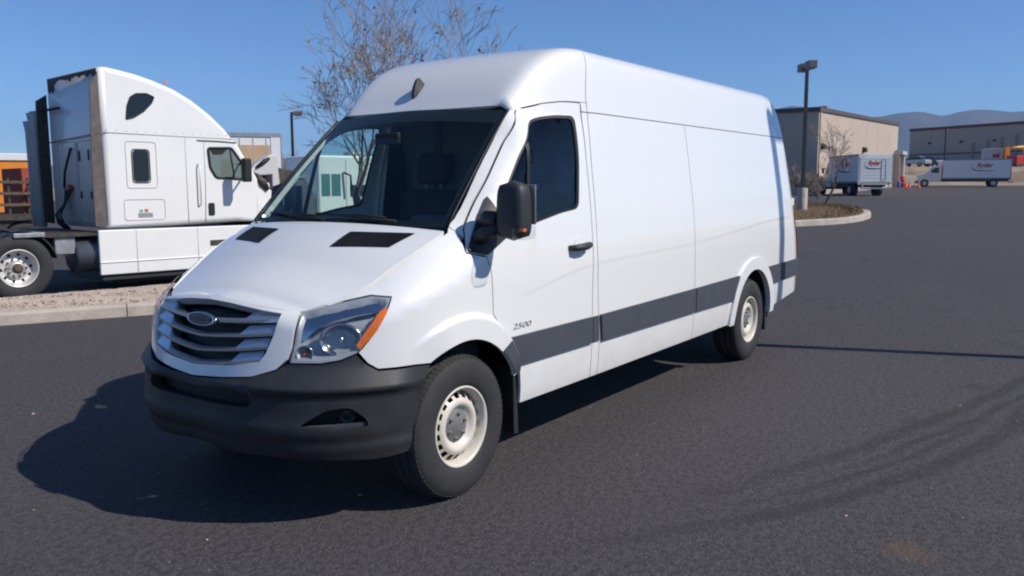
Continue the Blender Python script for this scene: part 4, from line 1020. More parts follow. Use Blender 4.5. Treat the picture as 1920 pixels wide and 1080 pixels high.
def spanel(name, poly, m, parent, y=-.004, d=.006, r=.0, hole=None):
    po = rounded(poly, r) if r else poly
    return MB().prism(po, y, y+d).build(name, m, parent)
def sframe(name, poly, m, parent, w=.012, r=.05):
    """raised rounded outline, as on a hatch or panel gap"""
    po = rounded(poly, r); return MB().tube([(a, -.002, b) for a, b in po]+[(po[0][0], -.002, po[0][1])], w*.5, 5, False).build(name, m, parent)
seam_m = mat('seam_grey', (.42, .42, .42), .6)
Rr = lambda a, b, c, d: [(a, zz(c)), (b, zz(c)), (b, zz(d)), (a, zz(d))]
# roof fairing seam, door, hatches
MB().tube([(.17, -.001, zz(2.53)), (2.50, -.001, zz(2.505))], .008, 5).build('roof_seam', seam_m, semi)
MB().tube([(1.80, -.003, zz(2.455)), (2.20, -.006, zz(2.455)), (2.56, -.003, zz(2.44))], .011, 6).build('drip_rail', M['steel_dark'], semi)
door = MB().tube([(1.93, -.002, zz(2.43)), (1.93, -.002, zz(1.7)), (1.90, -.002, zz(.99))], .007, 5).build('cab_door', seam_m, semi)
sframe('sleeper_hatch', Rr(.53, 1.05, 2.40, 1.62), seam_m, semi, .012, .06)
sframe('baggage_hatch', Rr(.46, 1.16, 1.425, 1.075), seam_m, semi, .012, .06)
spanel('roof_window', rounded([(.575, zz(2.765)), (.60, zz(2.98)), (.66, zz(3.13)), (.76, zz(3.195)), (.94, zz(3.21)), (1.065, zz(3.16)), (1.02, zz(3.06)), (.88, zz(2.915)), (.70, zz(2.80))], .02), M['tint_glass'], semi)
sframe('window_surround', Rr(.63, .93, 2.27, 1.71), M['black'], semi, .02, .06)
spanel('sleeper_window', Rr(.645, .915, 2.255, 1.725), M['tint_glass'], semi, r=.06)
# side door window: green-grey pane with black frame
dw = [(2.00, zz(2.33)), (2.46, zz(2.345)), (2.60, zz(2.16)), (2.72, zz(1.96)), (2.72, zz(1.775)), (2.14, zz(1.80)), (2.03, zz(1.98))]
pane_m = mat('cab_pane', (.16, .19, .17), .08, spec=.8)
dwo = spanel('door_window', dw, pane_m, semi, -.004, .006, .05)
po = rounded(dw, .05); MB().tube([(a, -.004, b) for a, b in po+[po[0]]], .022, 6, False).build('window_frame', M['black'], dwo)
MB().tube([(2.43, -.006, zz(2.33)), (2.50, -.006, zz(1.79))], .014, 5).build('quarter_bar', M['black'], dwo)
MB().prism([(2.02, zz(2.32)), (2.40, zz(2.335)), (2.28, zz(2.22)), (2.10, zz(2.21))], -.006, .0).build('sun_shade', M['black'], dwo)
spanel('door_handle', rounded(Rr(1.965, 2.08, 1.345, 1.12), .03), M['black'], semi, -.014, .016)
po = rounded([(.575, zz(2.765)), (.60, zz(2.98)), (.66, zz(3.13)), (.76, zz(3.195)), (.94, zz(3.21)), (1.065, zz(3.16)), (1.02, zz(3.06)), (.88, zz(2.915)), (.70, zz(2.80))], .02)
MB().tube([(a, -.003, b) for a, b in po+[po[0]]], .014, 5, False).build('window_seal', M['black'], semi)
MB().tube([(1.58, -.002, zz(2.50)), (1.58, -.002, zz(.97))], .006, 4).build('cab_seam', seam_m, semi)
MB().tube([(1.80, -.02, zz(2.05)), (1.80, -.06, zz(2.0)), (1.80, -.06, zz(1.35)), (1.80, -.02, zz(1.30))], .014, 6).build('grab_handle', M['alloy'], semi)
for k in range(3): MB().lathe([(.001, .03), (.03, .025), (.04, 0)], 10, (.5+k*.5, .45, zz(3.57-.05*k)), 'z').build('roof_marker', M['amber'], semi)
for z in (.62, .33): box('step_slot', (1.95, -.036, zz(z-.05)), (2.45, -.028, zz(z+.05)), M['steel_dark'], semi)
for k in range(14): MB().lathe([(.001, -.006), (.009, -.004), (.011, .002)], 6, (.24+k*.165, 0, zz(2.57)), 'y').build('rivet', seam_m, semi)
# notice stickers
spanel('notice', Rr(.69, .935, 1.195, 1.12), M['galv'], semi, -.0045, .004)
spanel('notice_mark', Rr(.71, .77, 1.255, 1.21), mat('mark_green', (.15, .45, .22), .6), semi, -.0045, .004)
spanel('notice_mark', Rr(.80, .86, 1.262, 1.21), mat('mark_red', (.6, .10, .08), .6), semi, -.0045, .004)
# mirror
mir = MB().box((2.46, -.44, zz(1.72)), (2.62, -.30, zz(2.15))).build('mirror', M['black'], semi, .035, 3)
MB().tube([(2.60, -.01, zz(2.05)), (2.56, -.32, zz(2.05))], .02, 6).build('mirror_arm', M['black'], mir)
MB().tube([(2.64, -.01, zz(1.78)), (2.56, -.32, zz(1.80))], .02, 6).build('mirror_arm', M['black'], mir)
# windscreen and nose
MB().add([(2.655, .14, zz(2.40)), (3.03, .14, zz(1.80)), (3.03, W2-.14, zz(1.80)), (2.655, W2-.14, zz(2.40))], [(0, 1, 2, 3)]).build('windscreen', M['tint_glass'], semi)
# crumpled wing: a dented sheet
def crumple(name, x0, x1, z0, z1, y, amp, m, seed, curve=0., cut=None):
    r2 = random.Random(seed); V_ = []; F_ = []; nx_, nz_ = 16, 12
    ph = [(r2.uniform(3, 11), r2.uniform(3, 11), r2.uniform(0, 6)) for _ in range(6)]
    for i in range(nx_+1):
        for j in range(nz_+1):
            a, b = i/nx_, j/nz_; d = sum(math.sin(p_*a+q_*b+s_) for p_, q_, s_ in ph)/6*amp*min(1, a*3)
            top = z1+(cut(a) if cut else 0); V_.append((x0+(x1-x0)*a, y-d+curve*a*a, z0+(top-z0)*b))
    for i in range(nx_):
        for j in range(nz_): F_.append((i*(nz_+1)+j, (i+1)*(nz_+1)+j, (i+1)*(nz_+1)+j+1, i*(nz_+1)+j+1))
    return MB().add(V_, F_).build(name, m, semi)
crumple('crumpled_wing', 2.98, 3.75, zz(.55), zz(1.70), .02, .16, M['truck_white'], 3, .35, lambda a: -.75*a*a)
crumple('cowl_side', 2.95, 3.30, zz(1.2), zz(1.80), .05, .09, M['truck_white'], 8, .1, lambda a: -.1*a)
# exposed engine: block, hoses, charge pipe, battery of brackets
MB().prism([(3.05, zz(.7)), (3.9, zz(.7)), (3.9, zz(1.35)), (3.55, zz(1.62)), (3.10, zz(1.70))], .75, 1.6).build('engine_block', M['rust'], semi, .03)
MB().tube([(3.05, .55, zz(1.85)), (3.25, .45, zz(1.80)), (3.35, .40, zz(1.55)), (3.50, .42, zz(1.25)), (3.6, .5, zz(.9))], [.10, .11, .10, .09, .09], 10).build('air_pipe', M['steel_dark'], semi)
MB().tube([(3.2, .3, zz(1.62)), (3.35, .22, zz(1.45)), (3.42, .25, zz(1.2))], .06, 8).build('hose', M['rust'], semi)
MB().lathe([(.001, -.25), (.13, -.25), (.15, -.22), (.15, .22), (.13, .25), (.001, .25)], 16, (3.28, .75, zz(1.80)), 'y').build('air_cleaner', M['galv'], semi)
# torn bonnet corner standing up, with its rusty inside
bn = MB().prism([(2.90, zz(1.93)), (3.02, zz(2.06)), (3.36, zz(2.26)), (3.50, zz(2.23)), (3.54, zz(1.7)), (3.44, zz(1.2)), (3.36, zz(1.22)), (3.37, zz(1.86)), (3.10, zz(1.84))], .12, .34).build('bonnet', M['truck_dirty'], semi, .03)
MB().prism([(3.06, zz(1.86)), (3.38, zz(1.88)), (3.38, zz(1.2)), (3.26, zz(1.0)), (3.12, zz(1.3))], .36, .42).build('bonnet_lining', M['rust'], semi)
MB().tube([(3.03, .10, zz(2.0)), (3.20, .09, zz(2.12)), (3.30, .10, zz(2.17))], [.03, .045, .03], 8).build('marker_lamp', M['black'], bn)
MB().tube([(2.98, .08, zz(1.85)), (3.08, .02, zz(1.72)), (3.2, .05, zz(1.58))], [.05, .09, .06], 8).build('torn_duct', M['steel_dark'], semi)
MB().prism([(3.5, zz(1.2)), (3.52, zz(2.0)), (3.60, zz(2.05)), (4.2, zz(1.95)), (4.3, zz(1.2))], .6, 1.9).build('radiator', M['steel_dark'], semi, .03)
# skirts, tank, frame, deck, wheels
MB().prism([(0., zz(.93)), (3.65, zz(.915)), (3.65, zz(.16)), (0., zz(.18))], -.03, .03).build('side_skirt', M['truck_white'], semi, .02)
MB().prism([(.0, zz(.40)), (3.65, zz(.385)), (3.65, zz(.37)), (0., zz(.385))], -.045, -.025).build('skirt_ridge', M['truck_white'], semi, .006)
MB().tube([(.62, -.031, zz(.92)), (.62, -.031, zz(.2))], .006, 4).build('skirt_seam', seam_m, semi)
MB().tube([(1.72, -.031, zz(.92)), (1.72, -.031, zz(.2))], .006, 4).build('skirt_seam', seam_m, semi)
MB().prism([(.05, zz(.17)), (3.6, zz(.155)), (3.6, zz(.08)), (.05, zz(.09))], .02, .06).build('skirt_flap', M['rubber'], semi)
MB().lathe([(.001, -.32), (.24, -.32), (.29, -.28), (.29, .7)], 28, (0., .36, zz(.52)), 'x').build('fuel_tank', mat('tank', (.14, .145, .16), .35, metal=.6), semi)
MB().box((-4.5, .72, zz(.55)), (.3, .82, zz(.84))).build('frame_rail', M['steel_dark'], semi)
MB().box((-4.5, W2-.82, zz(.55)), (.3, W2-.72, zz(.84))).build('frame_rail', M['steel_dark'], semi)
MB().box((-.9, .1, zz(.84)), (.12, W2-.1, zz(.90))).build('deck_plate', M['steel_dark'], semi)
MB().box((.3, .25, zz(.0)), (3.6, W2-.2, zz(.75))).build('under_frame', M['black'], semi)
MB().box((-1.25, -.0, zz(.86)), (-.80, .55, zz(.93))).build('light_bar', M['galv'], semi, .01)
box('battery_box', (-.62, .15, zz(.55)), (-.30, .6, zz(.84)), M['galv'], semi, .02)
def big_wheel(x, y, sd=1):
    w = empty('wheel', (0, 0, 0)); w.parent = semi; R0 = .515; c = (x, y, R0)
    MB().lathe([(.29, .0), (.31, -.02), (.38, -.035), (.46, -.03), (.50, -.005), (R0, .02), (R0, .06), (R0-.015, .065), (R0-.015, .08), (R0, .085), (R0, .14), (R0-.015, .145), (R0-.015, .16), (R0, .165), (R0, .25), (.46, .29), (.30, .28)], 56, c).build('tyre', M['rubber'], w)
    n_ = 60; V_ = []; F_ = []; rings = [(.295, .0), (.298, -.018), (.285, -.022), (.275, .0), (.265, .04), (.250, .09), (.235, .105), (.195, .11), (.175, .11), (.12, .10), (.11, .06), (.09, .02), (.001, .01)]
    for r, a in rings:
        for k in range(n_): t = 2*math.pi*k/n_; V_.append((c[0]+r*math.cos(t), c[1]+a, c[2]+r*math.sin(t)))
    for i in range(len(rings)-1):
        for k in range(n_):
            if i == 6 and k % 6 in (0, 1): continue
            F_.append((i*n_+k, (i+1)*n_+k, (i+1)*n_+(k+1) % n_, i*n_+(k+1) % n_))
    rim = MB().add(V_, F_, True).build('rim', M['alloy'], w)
    MB().lathe([(.001, .14), (.26, .14)], 24, c).build('brake_drum', M['black'], w)
    hb_ = MB(); hb_.lathe([(.001, -.03), (.05, -.03), (.075, -.01), (.085, .06), (.10, .08)], 20, c)
    hb_.build('hub', M['rust'], w)
    for k in range(10):
        t = 2*math.pi*k/10; MB().lathe([(.001, .065), (.014, .068), (.016, .11)], 6, (c[0]+.145*math.cos(t), c[1], c[2]+.145*math.sin(t))).build('lug_nut', M['rust'], w)
big_wheel(-1.20, .06); big_wheel(-2.52, .06)
V_ = []; F_ = []
for i in range(13):
    a = math.radians(12+(100-12)*i/12)
    for y in (.05, .62):
        for r in (.58, .60): V_.append((-1.2+r*math.cos(a), y, .515+r*math.sin(a)))
for i in range(12):
    o_ = i*4
    for a, b in ((0, 1), (1, 3), (3, 2), (2, 0)): F_.append((o_+a, o_+b, o_+4+b, o_+4+a))
MB().add(V_, F_).build('mudguard', M['plastic'], semi)
# rear wall gear: extender, torn gasket, hatches, hoses
ext_m = mat('extender', (.115, .098, .092), .7, var=.35, vscale=6.)
MB().prism([(.155, zz(.97)), (.155, zz(3.50)), (.02, zz(3.30)), (-.02, zz(2.0)), (-.02, zz(1.0))], .0, .02).build('side_extender', ext_m, semi)
MB().prism([(.155, zz(.97)), (.155, zz(3.30)), (-.02, zz(3.18)), (-.04, zz(2.2)), (-.02, zz(1.0))], W2-.03, W2+.03).build('side_extender', M['steel_dark'], semi)
gk = MB(); r2 = random.Random(2); yy = .04
while yy < W2-.3:
    w_ = r2.uniform(.08, .2); h_ = r2.uniform(.05, .12) if yy < W2-.55 else .26
    gk.prism([(yy, zz(3.56)), (yy+w_, zz(3.56)), (yy+w_*.9, zz(3.56)-h_*.8), (yy+w_*.5, zz(3.56)-h_), (yy+w_*.1, zz(3.56)-h_*.6)], .135, .152, 'yz'); yy += w_*.98
gk.build('torn_gasket', M['black'], semi)
for a, b, c, d in ((.25, 1.05, 1.05, 2.42), (1.12, 1.95, 1.05, 2.42)):
    po = rounded([(a, zz(c)), (b, zz(c)), (b, zz(d)), (a, zz(d))], .06); MB().tube([(.156, y, z) for y, z in po+[po[0]]], .009, 5, False).build('rear_hatch', seam_m, semi)
for y, z, w_, h_ in ((.55, 2.18, .05, .17), (.95, 2.17, .07, .18), (.52, 1.50, .05, .12), (.95, 1.50, .05, .12)):
    box('hatch_latch', (.142, y, zz(z-h_/2)), (.158, y+w_, zz(z+h_/2)), M['black'], semi, .008)
MB().tube([(.14, 1.3, zz(2.32)), (.06, 1.42, zz(1.9)), (.08, 1.55, zz(1.62))], .022, 6).build('air_line', M['black'], semi)
MB().lathe([(.001, 0), (.06, .0), (.06, .06), (.001, .06)], 12, (.08, 1.38, zz(1.62)), 'x').build('glad_hand', M['red_paint'], semi)
for k in range(5):
    y0 = 1.32+.07*k; MB().tube([(.12, y0, zz(1.60)), (.02+.02*k, y0+.05, zz(1.35)), (-.10, y0+.1*math.sin(k), zz(1.15)), (-.05, y0-.05, zz(1.0)), (.05, y0, zz(.92))], .018, 6).build('air_hose', M['black'], semi)
MB().tube([(.10, W2-.02, zz(3.02)), (.02, W2-.5, zz(3.0)), (.10, W2-.75, zz(3.02))], .025, 6).build('grab_bar', M['black'], semi)
MB().tube([(.15, W2+.05, zz(2.44)), (.10, .3, zz(2.50))], .012, 5).build('cable', M['galv'], semi)
for y0, top in ((W2+.25, 3.02), (W2+.42, 3.0), (W2+.62, 2.86)):
    MB().tube([(.05, y0, zz(.9)), (.03, y0, zz(top-.2)), (.0, y0, zz(top))], .065, 12).build('exhaust_stack', M['partition'], semi)

# ------------------------------------------------------------------ box trucks with logos
def small_wheel(parent, x, y, r, w, sd, m_rim):
    wh = empty('wheel', (0, 0, 0)); wh.parent = parent; yo = y
    MB().lathe([(r*.55, yo), (r*.7, yo+.02*sd), (r*.9, yo+.01*sd), (r, yo-.03*sd), (r, yo-w*sd), (r*.55, yo-w*sd)], 28, (x, 0, r)).build('tyre', M['rubber'], wh)
    MB().lathe([(r*.57, yo), (r*.52, yo-.05*sd), (r*.3, yo-.06*sd), (r*.2, yo-.01*sd), (.001, yo-.01*sd)], 20, (x, 0, r)).build('rim', m_rim, wh)
def box_truck(name, loc, rz, label, L=7.0, Hb=2.45, zf=1.05, nose='van', decal=1., rear=True):
    """local x forward, box from x=0 (tail) to L"""
    t = empty(name, loc, rz, label, 'box truck', 'white rental box trucks in the far lot')
    bw = 1.25
    bx_ = box('cargo_box', (0, -bw, zf), (L, bw, zf+Hb), M['truck_white'], t, .02)
    for y in (-bw, bw):
        box('top_rail', (.0, y-.02, zf+Hb-.10), (L, y+.02, zf+Hb+.01), M['galv'], bx_); box('bottom_rail', (.0, y-.02, zf-.02), (L, y+.02, zf+.12), M['galv'], bx_)
        box('corner_post', (-.015, y-.025, zf), (.10, y+.025, zf+Hb), M['partition'], bx_)
        for k in range(1, int(L/.6)): MB().box((k*.6-.006, y-.008, zf+.13), (k*.6+.006, y+.008, zf+Hb-.12)).build('side_rib', M['truck_white'], bx_)
        sd = 1 if y > 0 else -1
        # logo: red word, dark swoosh and strap line
        R3 = Matrix.Rotation(math.pi if sd > 0 else 0, 4, 'Z') @ Matrix.Rotation(math.pi/2, 4, 'X')
        x0 = (L*.72 if sd > 0 else L*.06+.9)
        Mt = Matrix.Translation((x0-(1.0 if sd > 0 else 0), y+.014*sd, zf+Hb*.50)) @ R3
        if sd > 0: Mt = Matrix.Translation((L*.20+2.1, y+.014*sd, zf+Hb*.50)) @ R3
        else: Mt = Matrix.Translation((L*.10, y+.014*sd, zf+Hb*.50)) @ R3
        text_obj('logo_word', 'Ryder', .75*decal, Mt, M['logo_red'], t, .30, .002, .018, 1.75*decal)
        swp = MB(); pts = [(-.42, .50), (-.55, .30), (-.50, .08), (-.28, -.10), (.2, -.20), (1.0, -.22), (1.9, -.20)]; wd = [.02, .05, .06, .06, .05, .04, .02]
        V_ = []; F_ = []
        for (a, b), w_ in zip(pts, wd): V_ += [Mt @ Vector((a*decal, (b-w_)*decal, .001)), Mt @ Vector((a*decal, (b+w_)*decal, .001))]
        for k in range(len(pts)-1): F_.append((2*k, 2*k+1, 2*k+3, 2*k+2))
        swp.add(V_, F_).build('logo_swoosh', M['logo_dark'], t)
    # rear frame, roll door, bumper, lights
    rd = box('roll_door', (-.03, -bw+.12, zf+.10), (-.005, bw-.12, zf+Hb-.16), M['truck_white'], t)
    for k in range(1, 8): box('door_slat_line', (-.036, -bw+.13, zf+.10+k*(Hb-.26)/8-.006), (-.028, bw-.13, zf+.10+k*(Hb-.26)/8+.006), M['galv'], rd)
    Mb = Matrix.Translation((-.040, .55, zf+Hb*.58)) @ Matrix.Rotation(-math.pi/2, 4, 'Z') @ Matrix.Rotation(math.pi/2, 4, 'X')
    text_obj('logo_word', 'Ryder', .42, Mb, M['logo_red'], t, .3, .002, .012, .9)
    V_ = []; F_ = []; pts = [(-.20, .34), (-.28, .14), (-.18, -.06), (.05, -.16), (.5, -.18), (.95, -.16)]
    for (a, b), w_ in zip(pts, (.015, .03, .035, .035, .03, .015)): V_ += [Mb @ Vector((a, b-w_, .002)), Mb @ Vector((a, b+w_, .002))]
    for k in range(5): F_.append((2*k, 2*k+1, 2*k+3, 2*k+2))
    MB().add(V_, F_).build('logo_swoosh', M['logo_dark'], t)
    po = [(-.75, zf+.20), (-.42, zf+.20), (-.42, zf+Hb*.82), (-.75, zf+Hb*.82)]
    MB().tube([(-.04, y, z) for y, z in po+[po[0]]], .014, 4, False).build('walk_door', M['galv'], rd)
    box('rear_sill', (-.06, -bw, zf-.14), (.04, bw, zf+.06), M['partition'], t)
    box('reflective_band', (-.066, -bw+.1, zf-.02), (-.055, bw-.35, zf+.04), mat('band', (.35, .30, .10), .5), t)
    box('rear_step', (-.30, -bw+.15, .50), (-.10, bw-.15, .60), M['galv'], t, .01)
    for y in (-bw+.2, bw-.35): box('tail_lamp', (-.07, y, zf-.12), (-.055, y+.14, zf-.04), M['red_lens'], t)
    for y in (-bw+.25, bw-.33): box('step_leg', (-.16, y, .55), (-.10, y+.08, zf-.1), M['partition'], t)
    box('chassis', (.1, -.42, .62), (L+1.8, .42, zf), M['steel_dark'], t)
    box('side_guard', (.9, -bw+.08, .66), (L-.4, -bw+.14, zf-.1), M['steel_dark'], t); box('side_guard', (.9, bw-.14, .66), (L-.4, bw-.08, zf-.1), M['steel_dark'], t)
    # conventional cab with bonnet
    cx = L+.12
    cp = [(cx, .62), (cx, 2.35), (cx+.15, 2.50), (cx+.85, 2.46), (cx+1.35, 1.72), (cx+2.35, 1.52), (cx+2.5, 1.35), (cx+2.52, .62)]
    cb = MB().prism(cp, -1.02, 1.02).build('cab', M['truck_white'], t, .07, 3)
    for sd in (1, -1):
        MB().prism([(cx+.30, 1.62), (cx+.30, 2.22), (cx+.78, 2.22), (cx+1.15, 1.68)], 1.024*sd, 1.03*sd).build('cab_window', M['tint_glass'], cb)
        small_wheel(t, cx+1.75, 1.10*sd, .46, .28, sd, M['rim_white']); small_wheel(t, 1.7, 1.17*sd, .46, .5, sd, M['rim_white'])
        box('mirror', (cx+1.0, 1.25*sd-.08, 1.7), (cx+1.08, 1.25*sd+.08, 2.15), M['black'], cb)
        box('head_lamp', (cx+2.50, .72*sd-.16, 1.05), (cx+2.54, .72*sd+.16, 1.25), M['lens'], cb)
    MB().add([(cx+.90, -.92, 2.41), (cx+1.37, -.95, 1.75), (cx+1.37, .95, 1.75), (cx+.90, .92, 2.41)], [(0, 1, 2, 3)]).build('windscreen', M['tint_glass'], cb)
    box('front_bumper', (cx+2.4, -1.1, .45), (cx+2.65, 1.1, .72), M['steel_dark'], t, .03)
    box('nose_fairing', (L-.02, -.9, zf+1.35), (L+.35, .9, zf+Hb-.1), M['truck_white'], t, .12, seg=3)
    return t
# rear view truck in front of the tan building: tail corner nearest
t2 = gsite(61.5, 61.5*(1636-960)/1581)
box_truck('box_truck', t2, math.radians(36), 'white rental box truck seen from its tail, parked in front of the tan building', 5.6, 2.05, .95)
t1 = gsite(97, 97*(1885-960)/1581)
box_truck('box_truck', t1, math.atan2(.97, -.25), 'long white rental box truck parked side-on, facing left, near the far fence', 6.9, 2.2, .95, decal=.95)

# ------------------------------------------------------------------ tan building right of the van
c0 = gsite(68, 24.4); c1 = gsite(102, 46.1); dv = (c1-c0); dv.z = 0; Lb = dv.length; rzb = math.atan2(dv.y, dv.x)
bz = min(c0.z, c1.z)-.4
tb = empty('tan_building', (c0.x, c0.y, bz), rzb, 'tan flat-roofed building with dark shaded end wall behind the right lamp post', 'building')
Hb0 = 1.65+(347-208)/1581*68-bz; Hb1 = 1.65+(347-237)/1581*102-bz
HB = (Hb0+Hb1)/2
MB().prism([(0, 0), (Lb, 0), (Lb, Hb1), (0, Hb0)], 0, 30, 'xz').build('wall', M['wall_tan'], tb)
MB().prism([(-.12, Hb0-.28), (Lb+.12, Hb1-.28), (Lb+.12, Hb1+.06), (-.12, Hb0+.06)], -.12, 30.1).build('roof_edge', M['roof_edge'], tb)
for k in range(1, 6): box('panel_joint', (Lb*k/6-.02, -.012, 0), (Lb*k/6+.02, -.002, min(Hb0, Hb1)-.3), M['wall_tan'], tb)
for k in range(3):
    x = (.9, 18.8, 39.2)[k]; f_ = Hb0+(Hb1-Hb0)*x/Lb
    lt = MB().prism([(0, 0), (-.35, -.05), (-.42, -.45), (0, -.55)], x-.35, x+.35, 'yz').build('wall_light', M['steel_dark'], tb); lt.location.z = f_*.62
for k in range(3): box('wall_light', (-.3, 4+k*8, Hb0*.78), (0, 4.6+k*8, Hb0*.78+.4), M['partition'], tb)
box('roof_vent', (7.2, 1.0, Hb0-.2), (7.8, 1.6, Hb0+.75), M['galv'], tb, .05)
box('plinth', (-.03, -.03, 0), (Lb, -.004, .9), M['wall_grey'], tb)
box('downpipe', (.25, -.10, 0), (.40, -.004, Hb0-.3), M['wall_tan'], tb)

# open porch at the end of the building
pc = gsite(100, 100*(1676-960)/1581)
po_ = empty('porch', pc, rzb, 'small open porch with white roof beam at the tan building end', 'porch')
box('roof_beam', (-.3, -.6, 3.75), (3.1, 2.2, 4.15), M['partition'], po_, .02)
box('post', (2.35, -.4, -.5), (2.95, .1, 3.75), mat('post_cream', (.55, .52, .46), .8), po_, .02)
box('back_wall', (-.2, 2.0, -.5), (3.0, 2.15, 3.75), M['steel_dark'], po_)
box('side_wall', (-.3, -.3, -.5), (-.1, 2.1, 3.75), M['wall_tan'], po_)
def drum(name, D_, px, r, h, m_, label, cat, group=None):
    o = MB().lathe([(.001, h), (r*.92, h), (r, h-.04), (r, h*.66), (r*1.04, h*.65), (r, h*.63), (r, h*.34), (r*1.04, h*.33), (r, h*.31), (r, 0)], 20, axis='z').build(name, m_, None); o.location = gsite(D_, D_*(px-960)/1581); return tag(o, label, cat, group)
drum('red_drum', 97, 1687, .28, 1.25, M['red_paint'], 'tall red drum standing in the porch opening', 'drum')
drum('blue_drum', 96, 1680.5, .22, .75, M['blue_paint'], 'small blue drum left of the red drum', 'drum')
def cone(D_, px, label):
    o = empty('traffic_cone', gsite(D_, D_*(px-960)/1581), 0, label, 'traffic cone', 'orange traffic cones in the far lot')
    cm_ = mat('cone_orange', (.75, .10, .03), .6)
    MB().lathe([(.001, .76), (.04, .75), (.06, .60), (.16, .04), (.17, .04)], 16, axis='z').build('cone_body', cm_, o); box('base', (-.22, -.22, 0), (.22, .22, .045), cm_, o)
    MB().lathe([(.062, .60), (.09, .42), (.092, .42), (.064, .60)], 16, axis='z').build('reflective_sleeve', M['partition'], o)
cone(95, 1694, 'orange traffic cone just left of the porch post foot'); cone(95.6, 1700.5, 'orange traffic cone just right of the porch post foot'); cone(94, 1718.5, 'orange traffic cone standing alone between porch and box truck')

# ------------------------------------------------------------------ long grey building on the upper terrace
e0 = site(172, 172*(1697-960)/1581); e1 = site(150, 150*(1960-960)/1581); e0.z = 4.6; dv = e1-e0; dv.z = 0; Lg = dv.length
gb = empty('long_building', e0, math.atan2(dv.y, dv.x), 'long low grey-tan building with dark red roof stripe on the terrace', 'building')
z0_ = 1.65+(347-248)/1581*172-4.6; z1_ = 1.65+(347-231)/1581*150-4.6
MB().prism([(0, -1), (Lg+30, -1), (Lg+30, z1_+(z1_-z0_)*30/Lg), (0, z0_)], 0, 40).build('wall', M['wall_grey'], gb)
MB().prism([(-.1, z0_-.42), (Lg+30, z1_+(z1_-z0_)*30/Lg-.42), (Lg+30, z1_+(z1_-z0_)*30/Lg+.08), (-.1, z0_+.08)], -.15, 40.1).build('roof_stripe', M['wall_trim'], gb)
MB().prism([(-.05, 2.55), (Lg+30, 2.85), (Lg+30, 3.1), (-.05, 2.8)], -.06, -.004).build('wall_stripe', M['wall_trim'], gb)
for k in range(5): box('wall_light', (4+k*6.2, -.25, 4.7), (4.45+k*6.2, 0, 5.1), M['steel_dark'], gb)
for k in range(4): box('pilaster', (12.6+k*2.6, -.22, -.5), (12.95+k*2.6, -.004, 4.6+.4*k), mat('pilaster', (.33, .25, .20), .9), gb)
MB().box((2, -1.2, .0), (11, -.05, .9)).build('loading_recess', M['black'], gb)

# bank below the terrace
V_ = []; F_ = []
for i in range(60):
    px = 1640+i*8; 
    for D_, z in ((124.5, 1.55), (125.2, 3.35), (126.2, 4.05), (135, 4.15)): q = site(D_, D_*(px-960)/1581); V_.append((q.x, q.y, z+.05*math.sin(i*1.7)))
for i in range(59):
    for k in range(3): F_.append((i*4+k, i*4+k+1, (i+1)*4+k+1, (i+1)*4+k))
tag(MB().add(V_, F_).build('terrain_bank', M['bank'], None, fix=False), kind='structure')

# parked cars on the terrace
def car(loc, rz, label, m_):
    c = empty('parked_car', loc, rz, label, 'car', 'cars parked along the terrace edge')
    MB().prism([(-2.2, .35), (-2.25, .80), (-2.0, .98), (-1.2, 1.02), (1.1, .98), (2.1, .80), (2.2, .40)], -.88, .88).build('body', m_, c, .08, 3)
    MB().prism([(-1.65, .98), (-1.05, 1.44), (.35, 1.46), (1.15, .98)], -.78, .78).build('cabin', M['tint_glass'], c, .08, 3)
    MB().prism([(-1.12, 1.42), (-1.0, 1.49), (.30, 1.50), (.42, 1.44)], -.74, .74).build('roof', m_, c, .03)
    for x in (-1.35, 1.35):
        for sd in (1, -1): small_wheel(c, x, .88*sd, .32, .2, sd, M['alloy'])
for px, D_, m_, lb, a in ((1708, 129, M['car_silver'], 'white-silver car at the terrace edge right of the porch', 1.2), (1736, 131, M['car_dark'], 'dark blue car parked beside the white-silver one', .9), (1752, 134, M['car_dark'], 'darker car mostly hidden behind the long box truck cab', .8)):
    q = site(D_, D_*(px-960)/1581); q.z = 4.2; car(q, a, lb, m_)
# rental machinery behind the long truck
q = site(140, 140*(1876-960)/1581); q.z = 4.4
sl = empty('scissor_lift', q, .6, 'upright orange and white lift platform behind the box truck', 'lift')
box('mast', (-.5, -.4, 0), (.35, .4, 3.0), M['orange'], sl, .05); box('mast_guard', (.4, -.4, .3), (.8, .4, 2.9), M['truck_white'], sl, .05); box('base', (-.9, -.6, -.3), (.9, .6, .3), M['steel_dark'], sl)
MB().tube([(-.4, 0, 3.0), (-.6, 0, 3.5)], .06, 6).build('beacon_post', M['orange'], sl)
q = site(138, 138*(1905-960)/1581); q.z = 4.3
bl = empty('boom_lift', q, -.5, 'yellow boom lift with drooping arm at the right frame edge', 'lift')
MB().tube([(-2.6, 0, 2.9), (.2, 0, 3.1), (1.0, 0, 2.2), (1.1, 0, .9)], [.22, .26, .26, .22], 8).build('boom', M['yellow'], bl); box('turret', (-2.4, -.9, .3), (-.2, .9, 1.7), M['red_paint'], bl, .1); box('chassis', (-2.6, -1.0, -.4), (.4, 1.0, .3), M['steel_dark'], bl, .05)
box('basket', (.7, -.5, .0), (1.6, .5, .9), M['steel_dark'], bl)
q = site(142, 142*(1856-960)/1581); q.z = 4.3
hv = empty('parked_trailer', q, math.atan2(.97, -.25), 'pale trailer with red mark beyond the long box truck', 'trailer')
box('body', (-1.5, -1.2, .2), (1.8, 1.2, 3.0), M['truck_dirty'], hv, .05); box('mark', (-.5, 1.2, 1.5), (.5, 1.21, 2.1), M['logo_red'], hv); box('axle_box', (-.8, -1., -.4), (.6, 1., .2), M['steel_dark'], hv)

